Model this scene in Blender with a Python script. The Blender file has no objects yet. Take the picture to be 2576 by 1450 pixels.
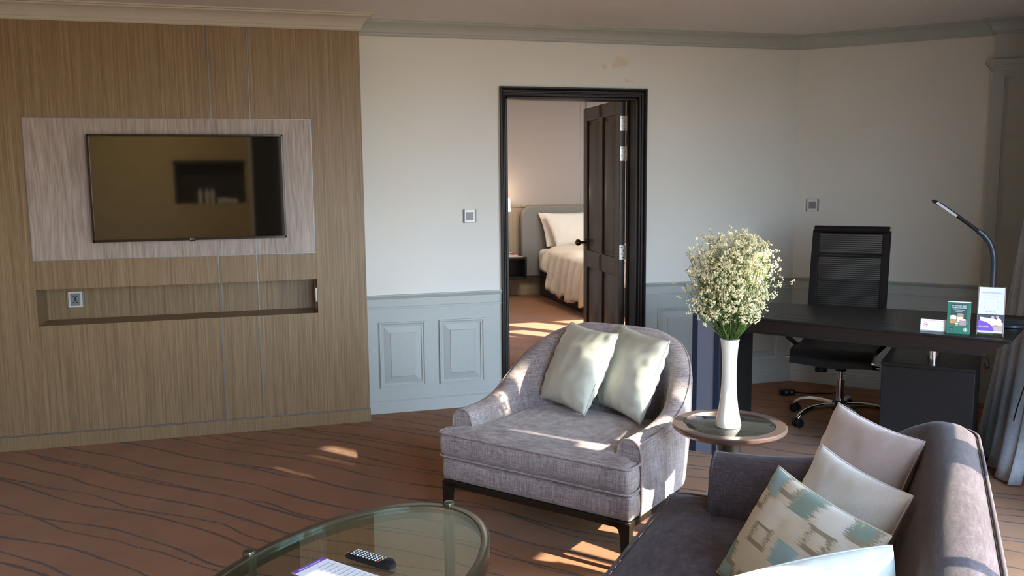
import bpy, bmesh, math, random
from mathutils import Vector, Matrix, noise
random.seed(7)
PI = math.pi
scene = bpy.context.scene
COL = scene.collection

# ------------------------------------------------------------------ materials
def srgb(r, g, b):
    f = lambda c: (c / 255 / 12.92) if c / 255 <= 0.04045 else ((c / 255 + 0.055) / 1.055) ** 2.4
    return (f(r), f(g), f(b), 1)

class NT:
    def __init__(s, name):
        s.m = bpy.data.materials.new(name); s.m.use_nodes = True
        s.t = s.m.node_tree; s.n = s.t.nodes; s.l = s.t.links
        s.b = s.n['Principled BSDF']; s.out = s.n['Material Output']
    def node(s, typ, **kw):
        n = s.n.new(typ)
        for k, v in kw.items():
            if k.startswith('i_'):
                n.inputs[int(k[2:])].default_value = v
            else:
                setattr(n, k, v)
        return n
    def link(s, a, b): s.l.new(a, b)
    def coord(s, scale=(1, 1, 1), rot=(0, 0, 0), which='Object'):
        tc = s.node('ShaderNodeTexCoord'); mp = s.node('ShaderNodeMapping')
        mp.inputs['Scale'].default_value = scale; mp.inputs['Rotation'].default_value = rot
        s.link(tc.outputs[which], mp.inputs['Vector']); return mp.outputs[0]
    def noise(s, vec, scale=5, detail=3, rough=.5):
        n = s.node('ShaderNodeTexNoise'); n.inputs['Scale'].default_value = scale
        n.inputs['Detail'].default_value = detail; n.inputs['Roughness'].default_value = rough
        s.link(vec, n.inputs['Vector']); return n.outputs['Fac']
    def ramp(s, fac, stops):
        r = s.node('ShaderNodeValToRGB'); cr = r.color_ramp
        cr.elements[0].position, cr.elements[0].color = stops[0]
        cr.elements[1].position, cr.elements[1].color = stops[-1]
        for p, c in stops[1:-1]:
            e = cr.elements.new(p); e.color = c
        s.link(fac, r.inputs[0]); return r.outputs[0]
    def math(s, op, a, b=None, clamp=False):
        n = s.node('ShaderNodeMath', operation=op, use_clamp=clamp)
        for i, v in enumerate((a, b)):
            if v is None: continue
            if isinstance(v, (int, float)): n.inputs[i].default_value = v
            else: s.link(v, n.inputs[i])
        return n.outputs[0]
    def mix(s, fac, a, b, mode='MIX'):
        n = s.node('ShaderNodeMix', data_type='RGBA', blend_type=mode)
        for i, v in ((0, fac), (6, a), (7, b)):
            if isinstance(v, (int, float, tuple)): n.inputs[i].default_value = v
            else: s.link(v, n.inputs[i])
        return n.outputs[2]
    def bump(s, h, strength=.3, dist=.002):
        b = s.node('ShaderNodeBump'); b.inputs['Strength'].default_value = strength
        b.inputs['Distance'].default_value = dist
        s.link(h, b.inputs['Height']); s.link(b.outputs[0], s.b.inputs['Normal'])
    def base(s, c):
        if isinstance(c, tuple): s.b.inputs['Base Color'].default_value = c
        else: s.link(c, s.b.inputs['Base Color'])
    def pr(s, **kw):
        for k, v in kw.items(): s.b.inputs[k.replace('_', ' ')].default_value = v

def plain(name, col, rough=.5, metal=0., spec=.5, bump=0, nscale=60, var=.06):
    t = NT(name)
    v = t.coord()
    n = t.noise(v, nscale, 3)
    c2 = tuple(min(1, x * (1 + var)) for x in col[:3]) + (1,)
    c1 = tuple(x * (1 - var) for x in col[:3]) + (1,)
    t.base(t.ramp(n, [(.3, c1), (.7, c2)]))
    t.pr(Roughness=rough, Metallic=metal); t.b.inputs['Specular IOR Level'].default_value = spec
    if bump: t.bump(n, bump, .001)
    return t.m

def wall_paint_mat():
    t = NT('wall_paint')
    v = t.coord()
    n = t.noise(v, 240, 2)
    base = t.ramp(t.noise(v, 1.5, 3), [(.3, (.66, .65, .60, 1)), (.7, (.70, .69, .64, 1))])
    # damp stains above the door, shapes of their own
    tot = None
    for (x, z, r) in ((2.33, 2.262, .062), (2.215, 2.232, .03), (2.38, 2.147, .02), (2.29, 2.245, .035)):
        cm = t.node('ShaderNodeVectorMath', operation='DISTANCE')
        mp = t.node('ShaderNodeMapping'); mp.inputs['Scale'].default_value = (1, 1, 1.6)
        tc = t.node('ShaderNodeTexCoord'); t.link(tc.outputs['Object'], mp.inputs['Vector'])
        t.link(mp.outputs[0], cm.inputs[0]); cm.inputs[1].default_value = (x, 5.571, z * 1.6)
        d = t.math('ADD', cm.outputs['Value'], t.math('MULTIPLY', t.math('SUBTRACT', t.noise(v, 28, 4), .5), .16))
        k = t.math('SUBTRACT', 1.0, t.math('DIVIDE', d, r), clamp=True)
        k = t.math('MULTIPLY', k, 3.0, clamp=True)
        tot = k if tot is None else t.math('MAXIMUM', tot, k)
    t.base(t.mix(t.math('MULTIPLY', tot, .30), base, (.50, .36, .18, 1)))
    t.pr(Roughness=.85); t.b.inputs['Specular IOR Level'].default_value = .2
    t.bump(n, .15, .001)
    return t.m

def veneer_mat(name, c0, c1, c2, sc=1., swirl=.0):
    t = NT(name)
    tc = t.node('ShaderNodeTexCoord')
    mp = t.node('ShaderNodeMapping'); mp.inputs['Scale'].default_value = (1, 1, .012 if not swirl else .05)
    vec = tc.outputs['Object']
    if swirl:
        w = t.noise(t.coord((1.6, 1.6, .55)), 2.2, 2)
        cmb = t.node('ShaderNodeCombineXYZ'); t.link(t.math('MULTIPLY', w, swirl), cmb.inputs[0])
        ad = t.node('ShaderNodeVectorMath', operation='ADD'); t.link(vec, ad.inputs[0]); t.link(cmb.outputs[0], ad.inputs[1])
        vec = ad.outputs[0]
    t.link(vec, mp.inputs['Vector'])
    f = t.noise(mp.outputs[0], 230 * sc, 3, .6)
    g = t.noise(mp.outputs[0], 14 * sc, 3, .6)
    h = t.noise(mp.outputs[0], 95 * sc, 2, .6)
    mixf = t.math('ADD', t.math('MULTIPLY', f, .64), t.math('ADD', t.math('MULTIPLY', g, .07), t.math('MULTIPLY', h, .29)))
    t.base(t.ramp(mixf, [(.36, c0), (.5, c1), (.64, c2)]))
    t.pr(Roughness=.42); t.b.inputs['Specular IOR Level'].default_value = .35
    t.bump(f, .12, .001)
    return t.m

def fabric_mat(name, dark, mid, light, thread=1., rough=.85, sheen=.3):
    t = NT(name)
    a = t.noise(t.coord((1, 1, .035)), 330 * thread, 3, .7)
    b = t.noise(t.coord((.045, .045, 1)), 360 * thread, 3, .7)
    c = t.noise(t.coord(), 900, 2)
    l = t.noise(t.coord(), 9, 3)
    s = t.math('ADD', t.math('MULTIPLY', a, .42), t.math('ADD', t.math('MULTIPLY', b, .34), t.math('ADD', t.math('MULTIPLY', c, .12), t.math('MULTIPLY', l, .12))))
    t.base(t.ramp(s, [(.40, dark), (.5, mid), (.60, light)]))
    t.pr(Roughness=rough); t.b.inputs['Specular IOR Level'].default_value = .15
    t.b.inputs['Sheen Weight'].default_value = sheen; t.b.inputs['Sheen Roughness'].default_value = .4
    t.bump(s, .35, .001)
    return t.m

def silk_mat(name, c0, c1, rough=.42):
    t = NT(name)
    a = t.noise(t.coord((.1, 1, 1)), 260, 3, .6)
    l = t.noise(t.coord(), 12, 2)
    t.base(t.ramp(t.math('ADD', t.math('MULTIPLY', a, .6), t.math('MULTIPLY', l, .4)), [(.35, c0), (.65, c1)]))
    t.pr(Roughness=rough); t.b.inputs['Specular IOR Level'].default_value = .45
    t.b.inputs['Sheen Weight'].default_value = .2
    t.bump(a, .1, .0006)
    return t.m

def carpet_mat(name, base0, base1, line, rot, spacing, linew, wob=.16, second=True):
    t = NT(name)
    tc = t.node('ShaderNodeTexCoord')
    mp = t.node('ShaderNodeMapping'); mp.inputs['Rotation'].default_value = (0, 0, rot)
    t.link(tc.outputs['Object'], mp.inputs['Vector'])
    vec = mp.outputs[0]
    sx = t.node('ShaderNodeSeparateXYZ'); t.link(vec, sx.inputs[0])
    def layer(seed, sp, w0, amp, invert=False):
        m2 = t.node('ShaderNodeMapping'); m2.inputs['Scale'].default_value = (.75, .35, 1); m2.inputs['Location'].default_value = (seed, seed * 2, 0)
        t.link(vec, m2.inputs['Vector'])
        n = t.noise(m2.outputs[0], 2.0, 1, .4)
        jag = t.noise(t.coordv(vec, (1, 1, 1)), 75, 2, .6)
        y = t.math('ADD', sx.outputs[1], t.math('MULTIPLY', t.math('SUBTRACT', n, .5), amp))
        y = t.math('ADD', y, t.math('MULTIPLY', t.math('SUBTRACT', jag, .5), .018))
        vo = t.node('ShaderNodeTexVoronoi', voronoi_dimensions='1D', feature='DISTANCE_TO_EDGE')
        vo.inputs['Scale'].default_value = 1 / sp; vo.inputs['Randomness'].default_value = .75
        t.link(t.math('ADD', y, seed), vo.inputs['W'])
        wv = t.noise(t.coordv(vec, (1.6, .5, 1)), 2.4, 1)
        w = t.math('MULTIPLY', t.math('ADD', t.math('MULTIPLY', t.math('SUBTRACT', wv, .3), 1.6), .25, clamp=False), w0 / sp)
        d = t.math('SUBTRACT', vo.outputs['Distance'], w)
        return t.math('SUBTRACT', 1., t.math('MULTIPLY', t.math('ADD', d, .004), 60. * sp / .2), clamp=True)
    k = layer(3.1, spacing, linew, wob)
    if second:
        k2 = layer(11.7, spacing * 1.7, linew * .8, wob * 1.9)
        k = t.math('MAXIMUM', k, k2)
    pile = t.noise(t.coord(), 420, 2, .7)
    big = t.noise(t.coord(), 3.5, 3, .6)
    bs = t.ramp(t.math('ADD', t.math('MULTIPLY', pile, .55), t.math('MULTIPLY', big, .45)), [(.35, base0), (.65, base1)])
    t.base(t.mix(t.math('MULTIPLY', k, .88), bs, line))
    t.pr(Roughness=.95); t.b.inputs['Specular IOR Level'].default_value = .1
    t.b.inputs['Sheen Weight'].default_value = .15
    hh = t.math('SUBTRACT', pile, t.math('MULTIPLY', k, .6))
    t.bump(hh, .7, .003)
    return t.m
def _coordv(s, vec, scale):
    mp = s.node('ShaderNodeMapping'); mp.inputs['Scale'].default_value = scale
    s.link(vec, mp.inputs['Vector']); return mp.outputs[0]
NT.coordv = _coordv

def glass_mat(name, tint, refl_rough=.0, extra=.0):
    t = NT(name)
    tr = t.node('ShaderNodeBsdfTransparent'); tr.inputs[0].default_value = tint
    gl = t.node('ShaderNodeBsdfGlossy'); gl.inputs['Roughness'].default_value = refl_rough
    gl.inputs['Color'].default_value = (.9, 1, .95, 1)
    geo = t.node('ShaderNodeNewGeometry'); fr = t.node('ShaderNodeFresnel')
    t.link(t.math('SUBTRACT', 1.5, t.math('MULTIPLY', geo.outputs['Backfacing'], 1.5 - 1 / 1.5)), fr.inputs[0])
    mx = t.node('ShaderNodeMixShader')
    t.link(t.math('ADD', fr.outputs[0], extra, clamp=True), mx.inputs[0])
    t.link(tr.outputs[0], mx.inputs[1]); t.link(gl.outputs[0], mx.inputs[2])
    t.link(mx.outputs[0], t.out.inputs['Surface'])
    return t.m

def sheer_mat(name, col, trans=.5):
    t = NT(name)
    w = t.noise(t.coord((.05, .05, 1)), 300, 2)
    d = t.node('ShaderNodeBsdfDiffuse'); tl = t.node('ShaderNodeBsdfTranslucent')
    c = t.ramp(w, [(.3, tuple(x * .88 for x in col[:3]) + (1,)), (.7, col)])
    t.link(c, d.inputs[0]); t.link(c, tl.inputs[0])
    mx = t.node('ShaderNodeMixShader'); mx.inputs[0].default_value = trans
    t.link(d.outputs[0], mx.inputs[1]); t.link(tl.outputs[0], mx.inputs[2])
    t.link(mx.outputs[0], t.out.inputs['Surface'])
    return t.m

def emit_mat(name, col, strength):
    t = NT(name); t.base(col); t.b.inputs['Emission Color'].default_value = col
    t.b.inputs['Emission Strength'].default_value = strength
    return t.m

def ikat_mat():
    t = NT('ikat_print')
    # local pillow coords: x across, y up ; jagged along x (brushed threads)
    jx = t.noise(t.coord((6, 150, 1), which='UV'), 1.0, 2, .7)
    tc = t.node('ShaderNodeTexCoord'); sp = t.node('ShaderNodeSeparateXYZ'); t.link(tc.outputs['UV'], sp.inputs[0])
    x = t.math('ADD', sp.outputs[0], t.math('MULTIPLY', t.math('SUBTRACT', jx, .5), .22))
    cb = t.node('ShaderNodeCombineXYZ'); t.link(x, cb.inputs[0]); t.link(sp.outputs[1], cb.inputs[1])
    vo = t.node('ShaderNodeTexVoronoi', voronoi_dimensions='2D', distance='CHEBYCHEV'); vo.inputs['Scale'].default_value = 4.6
    vo.inputs['Randomness'].default_value = .55
    t.link(cb.outputs[0], vo.inputs['Vector'])
    sc = t.node('ShaderNodeSeparateColor'); t.link(vo.outputs['Color'], sc.inputs[0])
    inside = t.math('LESS_THAN', vo.outputs['Distance'], .46)
    ring = t.math('MULTIPLY', inside, t.math('GREATER_THAN', vo.outputs['Distance'], .28))
    cream = (.62, .58, .46, 1); sage = (.23, .30, .25, 1); aqua = (.30, .45, .46, 1); taupe = (.30, .27, .19, 1); white = (.70, .70, .64, 1)
    c = t.mix(0., cream, cream)
    c = t.mix(t.math('MULTIPLY', inside, t.math('LESS_THAN', sc.outputs[0], .32)), c, sage)
    c = t.mix(t.math('MULTIPLY', inside, t.math('GREATER_THAN', sc.outputs[0], .80)), c, aqua)
    c = t.mix(t.math('MULTIPLY', ring, t.math('GREATER_THAN', sc.outputs[1], .45)), c, taupe)
    c = t.mix(t.math('MULTIPLY', t.math('LESS_THAN', sc.outputs[2], .25), .7), c, white)
    t.base(c); t.pr(Roughness=.75); t.b.inputs['Specular IOR Level'].default_value = .2
    t.bump(t.noise(t.coord(), 600, 2), .2, .001)
    return t.m

M = {}
M['paint'] = wall_paint_mat()
M['ceiling'] = plain('ceiling_paint', (.74, .72, .70, 1), .9, var=.02, nscale=20)
M['trim'] = plain('trim_paint', (.40, .425, .40, 1), .5, var=.02, nscale=30)
M['crownwarm'] = plain('cornice_paint', (.50, .46, .40, 1), .6, var=.02, nscale=30)
M['wood'] = veneer_mat('oak_veneer', (.165, .108, .057, 1), (.235, .159, .086, 1), (.305, .216, .124, 1))
M['palewood'] = veneer_mat('ash_veneer', (.24, .19, .165, 1), (.35, .285, .25, 1), (.44, .375, .335, 1), .45, .11)
M['seam'] = plain('joint_strip', (.20, .20, .20, 1), .4, .6)
M['carpet'] = carpet_mat('wave_carpet', (.205, .078, .022, 1), (.310, .126, .040, 1), (.052, .030, .020, 1), math.radians(43), .185, .0095)
M['carpet2'] = carpet_mat('stripe_carpet', (.20, .085, .035, 1), (.30, .135, .06, 1), (.09, .035, .018, 1), math.radians(20), .075, .003, .06, False)
M['chair'] = fabric_mat('lilac_grey_linen', (.15, .118, .12, 1), (.31, .26, .26, 1), (.49, .435, .43, 1))
M['sofa'] = fabric_mat('mauve_grey_linen', (.044, .033, .035, 1), (.070, .054, .058, 1), (.112, .090, .095, 1), 1.3, .85, .08)
M['darkmetal'] = plain('bronze_frame', (.030, .024, .018, 1), .38, .6, var=.15)
M['rimmetal'] = plain('olive_bronze', (.14, .125, .085, 1), .28, .85, var=.12, nscale=15)
M['gunmetal'] = plain('gunmetal', (.085, .088, .082, 1), .32, .8, var=.1)
M['copper'] = plain('rose_bronze', (.22, .16, .14, 1), .32, .8, var=.06)
M['blackglass'] = plain('black_glass', (.012, .014, .014, 1), .06, 0, .6, var=.02)
M['glass'] = glass_mat('table_glass', (.90, .955, .91, 1), .0, .02)
M['pane'] = glass_mat('window_glass', (.95, .97, .97, 1))
M['acrylic'] = glass_mat('acrylic', (.9, .92, .92, 1), .02, .02)
M['silk'] = silk_mat('sage_satin', (.47, .475, .40, 1), (.58, .60, .52, 1))
M['lilacsilk'] = silk_mat('dusty_pink_satin', (.46, .39, .37, 1), (.55, .48, .46, 1), .5)
M['whitesilk'] = silk_mat('ivory_satin', (.56, .54, .48, 1), (.68, .66, .61, 1), .5)
M['aquasilk'] = silk_mat('pale_aqua_satin', (.52, .53, .46, 1), (.62, .64, .56, 1), .45)
M['ikat'] = ikat_mat()
M['vase'] = plain('glazed_ceramic', (.74, .71, .65, 1), .22, 0, .5, var=.02)
M['stem'] = plain('green_stem', (.075, .14, .03, 1), .6, var=.35, nscale=40)
M['bloom'] = plain('cream_floret', (.78, .74, .50, 1), .8, var=.12, nscale=40)
M['doorwood'] = plain('dark_stained_wood', (.045, .032, .024, 1), .34, var=.25, nscale=25)
M['casing'] = plain('espresso_casing', (.013, .008, .0065, 1), .42, 0, .28, var=.25, nscale=25)
M['steel'] = plain('brushed_steel', (.55, .53, .50, 1), .35, .9)
M['chrome'] = plain('chrome', (.75, .75, .76, 1), .08, 1., var=.01)
M['brass'] = plain('antique_brass', (.12, .09, .06, 1), .25, .9)
M['desk'] = plain('black_laminate', (.010, .0098, .0095, 1), .34, 0, .22, var=.1, nscale=300)
M['deskbrown'] = plain('dark_wenge_edge', (.014, .009, .0075, 1), .5, 0, .2, var=.2, nscale=120)
M['deskblue'] = plain('grey_blue_panel', (.16, .165, .21, 1), .35, .2, var=.03)
M['deskedge'] = plain('blue_black_edge', (.020, .028, .045, 1), .3, .2)
M['black'] = plain('black_plastic', (.008, .008, .009, 1), .45, 0, .22)
M['leather'] = plain('black_leather', (.008, .008, .009, 1), .42, 0, .25, bump=.2, nscale=200)
M['navy'] = plain('dark_blue_plastic', (.018, .028, .045, 1), .3)
M['tvframe'] = plain('gloss_bronze_bezel', (.028, .018, .013, 1), .18, .3)
M['white'] = plain('white_card', (.78, .79, .80, 1), .5, var=.01)
M['plate'] = plain('satin_plate', (.62, .62, .58, 1), .35, .1, var=.01)
M['grey'] = plain('grey_plastic', (.20, .21, .23, 1), .4)
M['hole'] = plain('socket_hole', (.004, .004, .006, 1), .6)
M['green'] = plain('green_card', (.012, .13, .075, 1), .45, var=.03)
M['green2'] = plain('deep_green_card', (.010, .055, .048, 1), .45, var=.03)
M['purple'] = plain('purple_print', (.16, .065, .42, 1), .45, var=.02)
M['red'] = plain('red_print', (.45, .03, .06, 1), .45)
M['greyprint'] = plain('grey_print', (.30, .30, .36, 1), .5)
M['darkprint'] = plain('dark_print', (.04, .045, .07, 1), .5)
M['coffee'] = plain('coffee_print', (.42, .22, .09, 1), .5, var=.15)
M['cocoa'] = plain('cocoa_print', (.33, .22, .20, 1), .5)
M['foam'] = plain('foam_print', (.70, .66, .60, 1), .5)
M['skinprint'] = plain('pink_beige_print', (.48, .34, .32, 1), .5)
M['curtain'] = fabric_mat('grey_blue_drape', (.29, .31, .34, 1), (.36, .385, .42, 1), (.44, .465, .50, 1), .7)
M['blind'] = sheer_mat('blind_cloth', (.50, .46, .40, 1), .30)
M['bedlinen'] = plain('white_bed_linen', (.80, .77, .72, 1), .8, var=.02, nscale=12)
M['duvet'] = plain('cream_duvet', (.70, .63, .53, 1), .8, var=.03, nscale=12)
M['headboard'] = plain('grey_headboard', (.21, .205, .20, 1), .6)
M['pinkwall'] = plain('mauve_wallcover', (.40, .36, .345, 1), .8, var=.03, nscale=120)
M['bedwood'] = veneer_mat('light_oak_veneer', (.26, .19, .12, 1), (.36, .27, .18, 1), (.44, .35, .25, 1))
M['nightblack'] = plain('black_stained_wood', (.012, .011, .011, 1), .4)
M['phone'] = plain('cream_plastic', (.55, .50, .42, 1), .4)
M['shade'] = emit_mat('lit_lamp_shade', (1, .90, .75, 1), 2.2)
M['led'] = plain('led_diffuser', (.42, .43, .46, 1), .4, var=.01)
M['butred'] = plain('red_button', (.55, .04, .05, 1), .4)
M['butgreen'] = plain('green_button', (.03, .40, .14, 1), .4)
M['butyellow'] = plain('yellow_button', (.75, .42, .04, 1), .4)
M['butblue'] = plain('blue_button', (.25, .40, .75, 1), .4)
M['button'] = plain('pale_button', (.55, .56, .55, 1), .45)
M['rearwall'] = plain('sand_panel', (.60, .48, .24, 1), .6, var=.05, nscale=6)
M['darkwood'] = plain('dark_cabinet_wood', (.05, .03, .016, 1), .4)

def tv_screen_mat():
    t = NT('tv_screen')
    t.base((.006, .007, .006, 1)); t.pr(Roughness=.035, IOR=1.7)
    t.b.inputs['Specular IOR Level'].default_value = .9
    return t.m
M['screen'] = tv_screen_mat()

def mesh_net_mat():
    t = NT('ribbed_mesh')
    tc = t.node('ShaderNodeTexCoord'); s = t.node('ShaderNodeSeparateXYZ'); t.link(tc.outputs['Object'], s.inputs[0])
    w = t.math('SINE', t.math('MULTIPLY', s.outputs[2], 2 * PI / .0125))
    k = t.math('GREATER_THAN', w, -.15)
    tr = t.node('ShaderNodeBsdfTransparent')
    mx = t.node('ShaderNodeMixShader'); fine = t.math('ADD', t.math('MULTIPLY', k, .22), .70)
    t.link(fine, mx.inputs[0]); t.link(tr.outputs[0], mx.inputs[1]); t.link(t.b.outputs[0], mx.inputs[2])
    t.base((.012, .012, .012, 1)); t.pr(Roughness=.8); t.b.inputs['Specular IOR Level'].default_value = .1
    t.link(mx.outputs[0], t.out.inputs['Surface'])
    return t.m
M['net'] = mesh_net_mat()

# ------------------------------------------------------------------ geometry
class MB:
    def __init__(s): s.v = []; s.f = []; s.uv = None
    def add(s, vs, fs):
        o = len(s.v); s.v += [tuple(v) for v in vs]; s.f += [tuple(i + o for i in f) for f in fs]; return s
    def box(s, c, d, rz=0, mat=None):
        x, y, z = (k / 2 for k in d)
        P = [Vector(p) for p in ((-x, -y, -z), (x, -y, -z), (x, y, -z), (-x, y, -z), (-x, -y, z), (x, -y, z), (x, y, z), (-x, y, z))]
        R = mat if mat else Matrix.Rotation(rz, 3, 'Z')
        return s.add([R @ p + Vector(c) for p in P], [(0, 3, 2, 1), (4, 5, 6, 7), (0, 1, 5, 4), (1, 2, 6, 5), (2, 3, 7, 6), (3, 0, 4, 7)])
    def bb(s, a, b):
        return s.box([(a[i] + b[i]) / 2 for i in range(3)], [abs(b[i] - a[i]) for i in range(3)])
    def loft(s, secs, close=True, cap=True, ring=False):
        n = len(secs[0]); vs = [p for sec in secs for p in sec]; fs = []
        m = len(secs)
        for i in range(m if ring else m - 1):
            i2 = (i + 1) % m
            for j in range(n if close else n - 1):
                k = (j + 1) % n
                fs.append((i * n + j, i * n + k, i2 * n + k, i2 * n + j))
        if cap and not ring:
            fs.append(tuple(range(n - 1, -1, -1))); fs.append(tuple((m - 1) * n + j for j in range(n)))
        return s.add(vs, fs)
    def tube(s, pts, r, n=8, closed=False, rs=None):
        pts = [Vector(p) for p in pts]; secs = []; m = len(pts)
        up = Vector((0, 0, 1)); prev = None
        for i, p in enumerate(pts):
            a = pts[(i - 1) % m] if (closed or i > 0) else p; b = pts[(i + 1) % m] if (closed or i < m - 1) else p
            d = (b - a)
            if d.length < 1e-9: d = Vector((0, 0, 1))
            d.normalize()
            if prev is None:
                x = d.cross(up)
                if x.length < .05: x = d.cross(Vector((1, 0, 0)))
            else:
                x = prev - d * prev.dot(d)
                if x.length < 1e-6: x = d.cross(up)
            x.normalize(); prev = x; y = d.cross(x)
            rr = rs[i] if rs else r
            secs.append([p + (x * math.cos(2 * PI * k / n) + y * math.sin(2 * PI * k / n)) * rr for k in range(n)])
        return s.loft(secs, cap=not closed, ring=closed)
    def lathe(s, prof, c=(0, 0, 0), n=48):
        secs = [[(c[0] + r * math.cos(2 * PI * k / n), c[1] + r * math.sin(2 * PI * k / n), c[2] + z) for k in range(n)] for r, z in prof]
        return s.loft(secs)
    def prism(s, poly, z0, z1):
        return s.loft([[(x, y, z0) for x, y in poly], [(x, y, z1) for x, y in poly]])
    def cyl(s, a, b, r, n=20):
        return s.tube([a, b], r, n)
    def sphere(s, c, r, n=10, sc=(1, 1, 1)):
        secs = []
        for i in range(1, n):
            th = PI * i / n
            secs.append([(c[0] + r * sc[0] * math.sin(th) * math.cos(2 * PI * k / (2 * n)), c[1] + r * sc[1] * math.sin(th) * math.sin(2 * PI * k / (2 * n)), c[2] - r * sc[2] * math.cos(th)) for k in range(2 * n)])
        return s.loft(secs)
    def build(s, name, mat, parent=None, bevel=0, smooth=35, loc=None, matrix=None, seg=2):
        me = bpy.data.meshes.new(name)
        vs = s.v
        if loc is not None: vs = [(v[0] - loc[0], v[1] - loc[1], v[2] - loc[2]) for v in vs]
        me.from_pydata(vs, [], s.f); me.update()
        bm = bmesh.new(); bm.from_mesh(me); bmesh.ops.recalc_face_normals(bm, faces=bm.faces); bm.to_mesh(me); bm.free()
        if s.uv:
            ul = me.uv_layers.new(name='UVMap')
            for lp in me.loops: ul.data[lp.index].uv = s.uv[lp.vertex_index]
        me.polygons.foreach_set('use_smooth', [True] * len(me.polygons))
        try: me.set_sharp_from_angle(angle=math.radians(smooth))
        except Exception: pass
        me.materials.append(M[mat] if isinstance(mat, str) else mat)
        o = bpy.data.objects.new(name, me); COL.objects.link(o)
        if loc is not None: o.location = loc
        if matrix is not None: o.matrix_world = matrix
        if parent is not None: o.parent = parent
        if bevel:
            b = o.modifiers.new('bevel', 'BEVEL'); b.width = bevel; b.segments = seg; b.limit_method = 'ANGLE'; b.angle_limit = math.radians(40)
            b.harden_normals = False
        return o

def tag(o, label=None, cat=None, group=None, kind=None):
    if label: o['label'] = label
    if cat: o['category'] = cat
    if group: o['group'] = group
    if kind: o['kind'] = kind
    return o
def thing(name, label, cat, loc=(0, 0, 0), rz=0, group=None):
    o = bpy.data.objects.new(name, None); COL.objects.link(o); o.empty_display_size = .1
    o.location = loc; o.rotation_euler = (0, 0, rz); tag(o, label, cat, group); return o
def struct(o): o['kind'] = 'structure'; return o
def text_mesh(name, txt, size, mat, parent, M4, align='CENTER', extrude=.0002, sx=1.):
    cu = bpy.data.curves.new(name, 'FONT'); cu.body = txt; cu.size = size; cu.align_x = align; cu.align_y = 'CENTER'; cu.extrude = extrude
    cu.resolution_u = 3
    tmp = bpy.data.objects.new(name + '_tmp', cu); COL.objects.link(tmp)
    bpy.context.view_layer.update()
    dg = bpy.context.evaluated_depsgraph_get()
    me = bpy.data.meshes.new_from_object(tmp.evaluated_get(dg)); bpy.data.objects.remove(tmp)
    me.transform(M4 @ Matrix.Diagonal((sx, 1, 1, 1)))
    me.materials.clear(); me.materials.append(M[mat])
    o = bpy.data.objects.new(name, me); COL.objects.link(o); o.parent = parent; return o

D = 5.571; XC = 3.6872; CEIL = 2.475; S2 = 2 ** -.5
E1 = Vector((S2, -S2, 0)); E2 = Vector((S2, S2, 0))
def EE(a, b, z=0): return E1 * a + E2 * b + Vector((0, 0, z))
WY = D - .1646       # face of the wood panelled wall
WX = .5865
CE2 = (XC + D) * S2  # distance of the angled wall

# ------------------------------------------------------------------ camera
f_, pitch, roll, yaw = 2210.3255, .1272, -.0093, .2733
c_, s_ = math.cos(yaw), math.sin(yaw)
fw = Vector((s_ * math.cos(pitch), c_ * math.cos(pitch), -math.sin(pitch)))
rr = Vector((c_, -s_, 0)); uu = rr.cross(fw)
r2 = rr * math.cos(roll) + uu * math.sin(roll); u2 = uu * math.cos(roll) - rr * math.sin(roll)
cam = bpy.data.cameras.new('camera'); cam.sensor_width = 36; cam.lens = f_ / 2576 * 36; cam.clip_start = .05
co = bpy.data.objects.new('camera', cam); COL.objects.link(co)
co.matrix_world = Matrix(((r2.x, u2.x, -fw.x, 0), (r2.y, u2.y, -fw.y, 0), (r2.z, u2.z, -fw.z, 1.52), (0, 0, 0, 1)))
scene.camera = co

# ------------------------------------------------------------------ room shell
LX = -3.3; RY = -1.2; WE1 = .52
def poly_plane(name, pts, mat):
    return struct(MB().add(pts, [tuple(range(len(pts)))]).build(name, mat))
cornerA = EE(WE1, CE2)
# slab floors / ceiling with thickness
fl = [(LX - .2, RY - .2), (cornerA.x + 1.2, RY - .2), (cornerA.x + 1.2, D + .04), (LX - .2, D + .04)]
struct(MB().prism(fl, -.08, 0).build('floor', 'carpet'))
struct(MB().bb((1.0, D + .04, -.08), (6.6, 11.0, 0)).build('floor', 'carpet2'))
w0 = EE(WE1 + .25, -.15); w1 = EE(WE1 + .25, CE2 + .3)
cp = [(LX - .2, RY - .4), (w0.x, RY - .4), (w0.x, w0.y), (w1.x, w1.y), (3.9, D + .12), (LX - .2, D + .12)]
struct(MB().prism(cp, CEIL, CEIL + .12).build('ceiling', 'ceiling'))

def panel_with_hole(mb, x0, x1, z0, z1, hx0, hx1, hz0, hz1, y0, y1):
    mb.bb((x0, y0, z0), (hx0, y1, z1)); mb.bb((hx1, y0, z0), (x1, y1, z1))
    if hz0 > z0: mb.bb((hx0, y0, z0), (hx1, y1, hz0))
    if hz1 < z1: mb.bb((hx0, y0, hz1), (hx1, y1, z1))
# back wall with door opening
DX0, DX1, DZ = 1.528, 2.452, 2.028
mb = MB(); mb.bb((WX - .3, D, 0), (DX0, D + .12, CEIL)); mb.bb((DX1, D, 0), (XC + .05, D + .12, CEIL)); mb.bb((DX0, D, DZ), (DX1, D + .12, CEIL))
struct(mb.build('wall_back', 'paint'))
# wood wall (front face with niche)
NX0, NX1, NZ0, NZ1, NY = -1.247, .290, .703, .910, 5.65
mb = MB(); panel_with_hole(mb, LX, WX, 0, CEIL - .03, NX0, NX1, NZ0, NZ1, WY, WY + .26)
mb.bb((NX0 - .02, NY, NZ0 - .02), (NX1 + .02, NY + .03, NZ1 + .02))
struct(mb.build('wall_left', 'wood', smooth=20))
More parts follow.
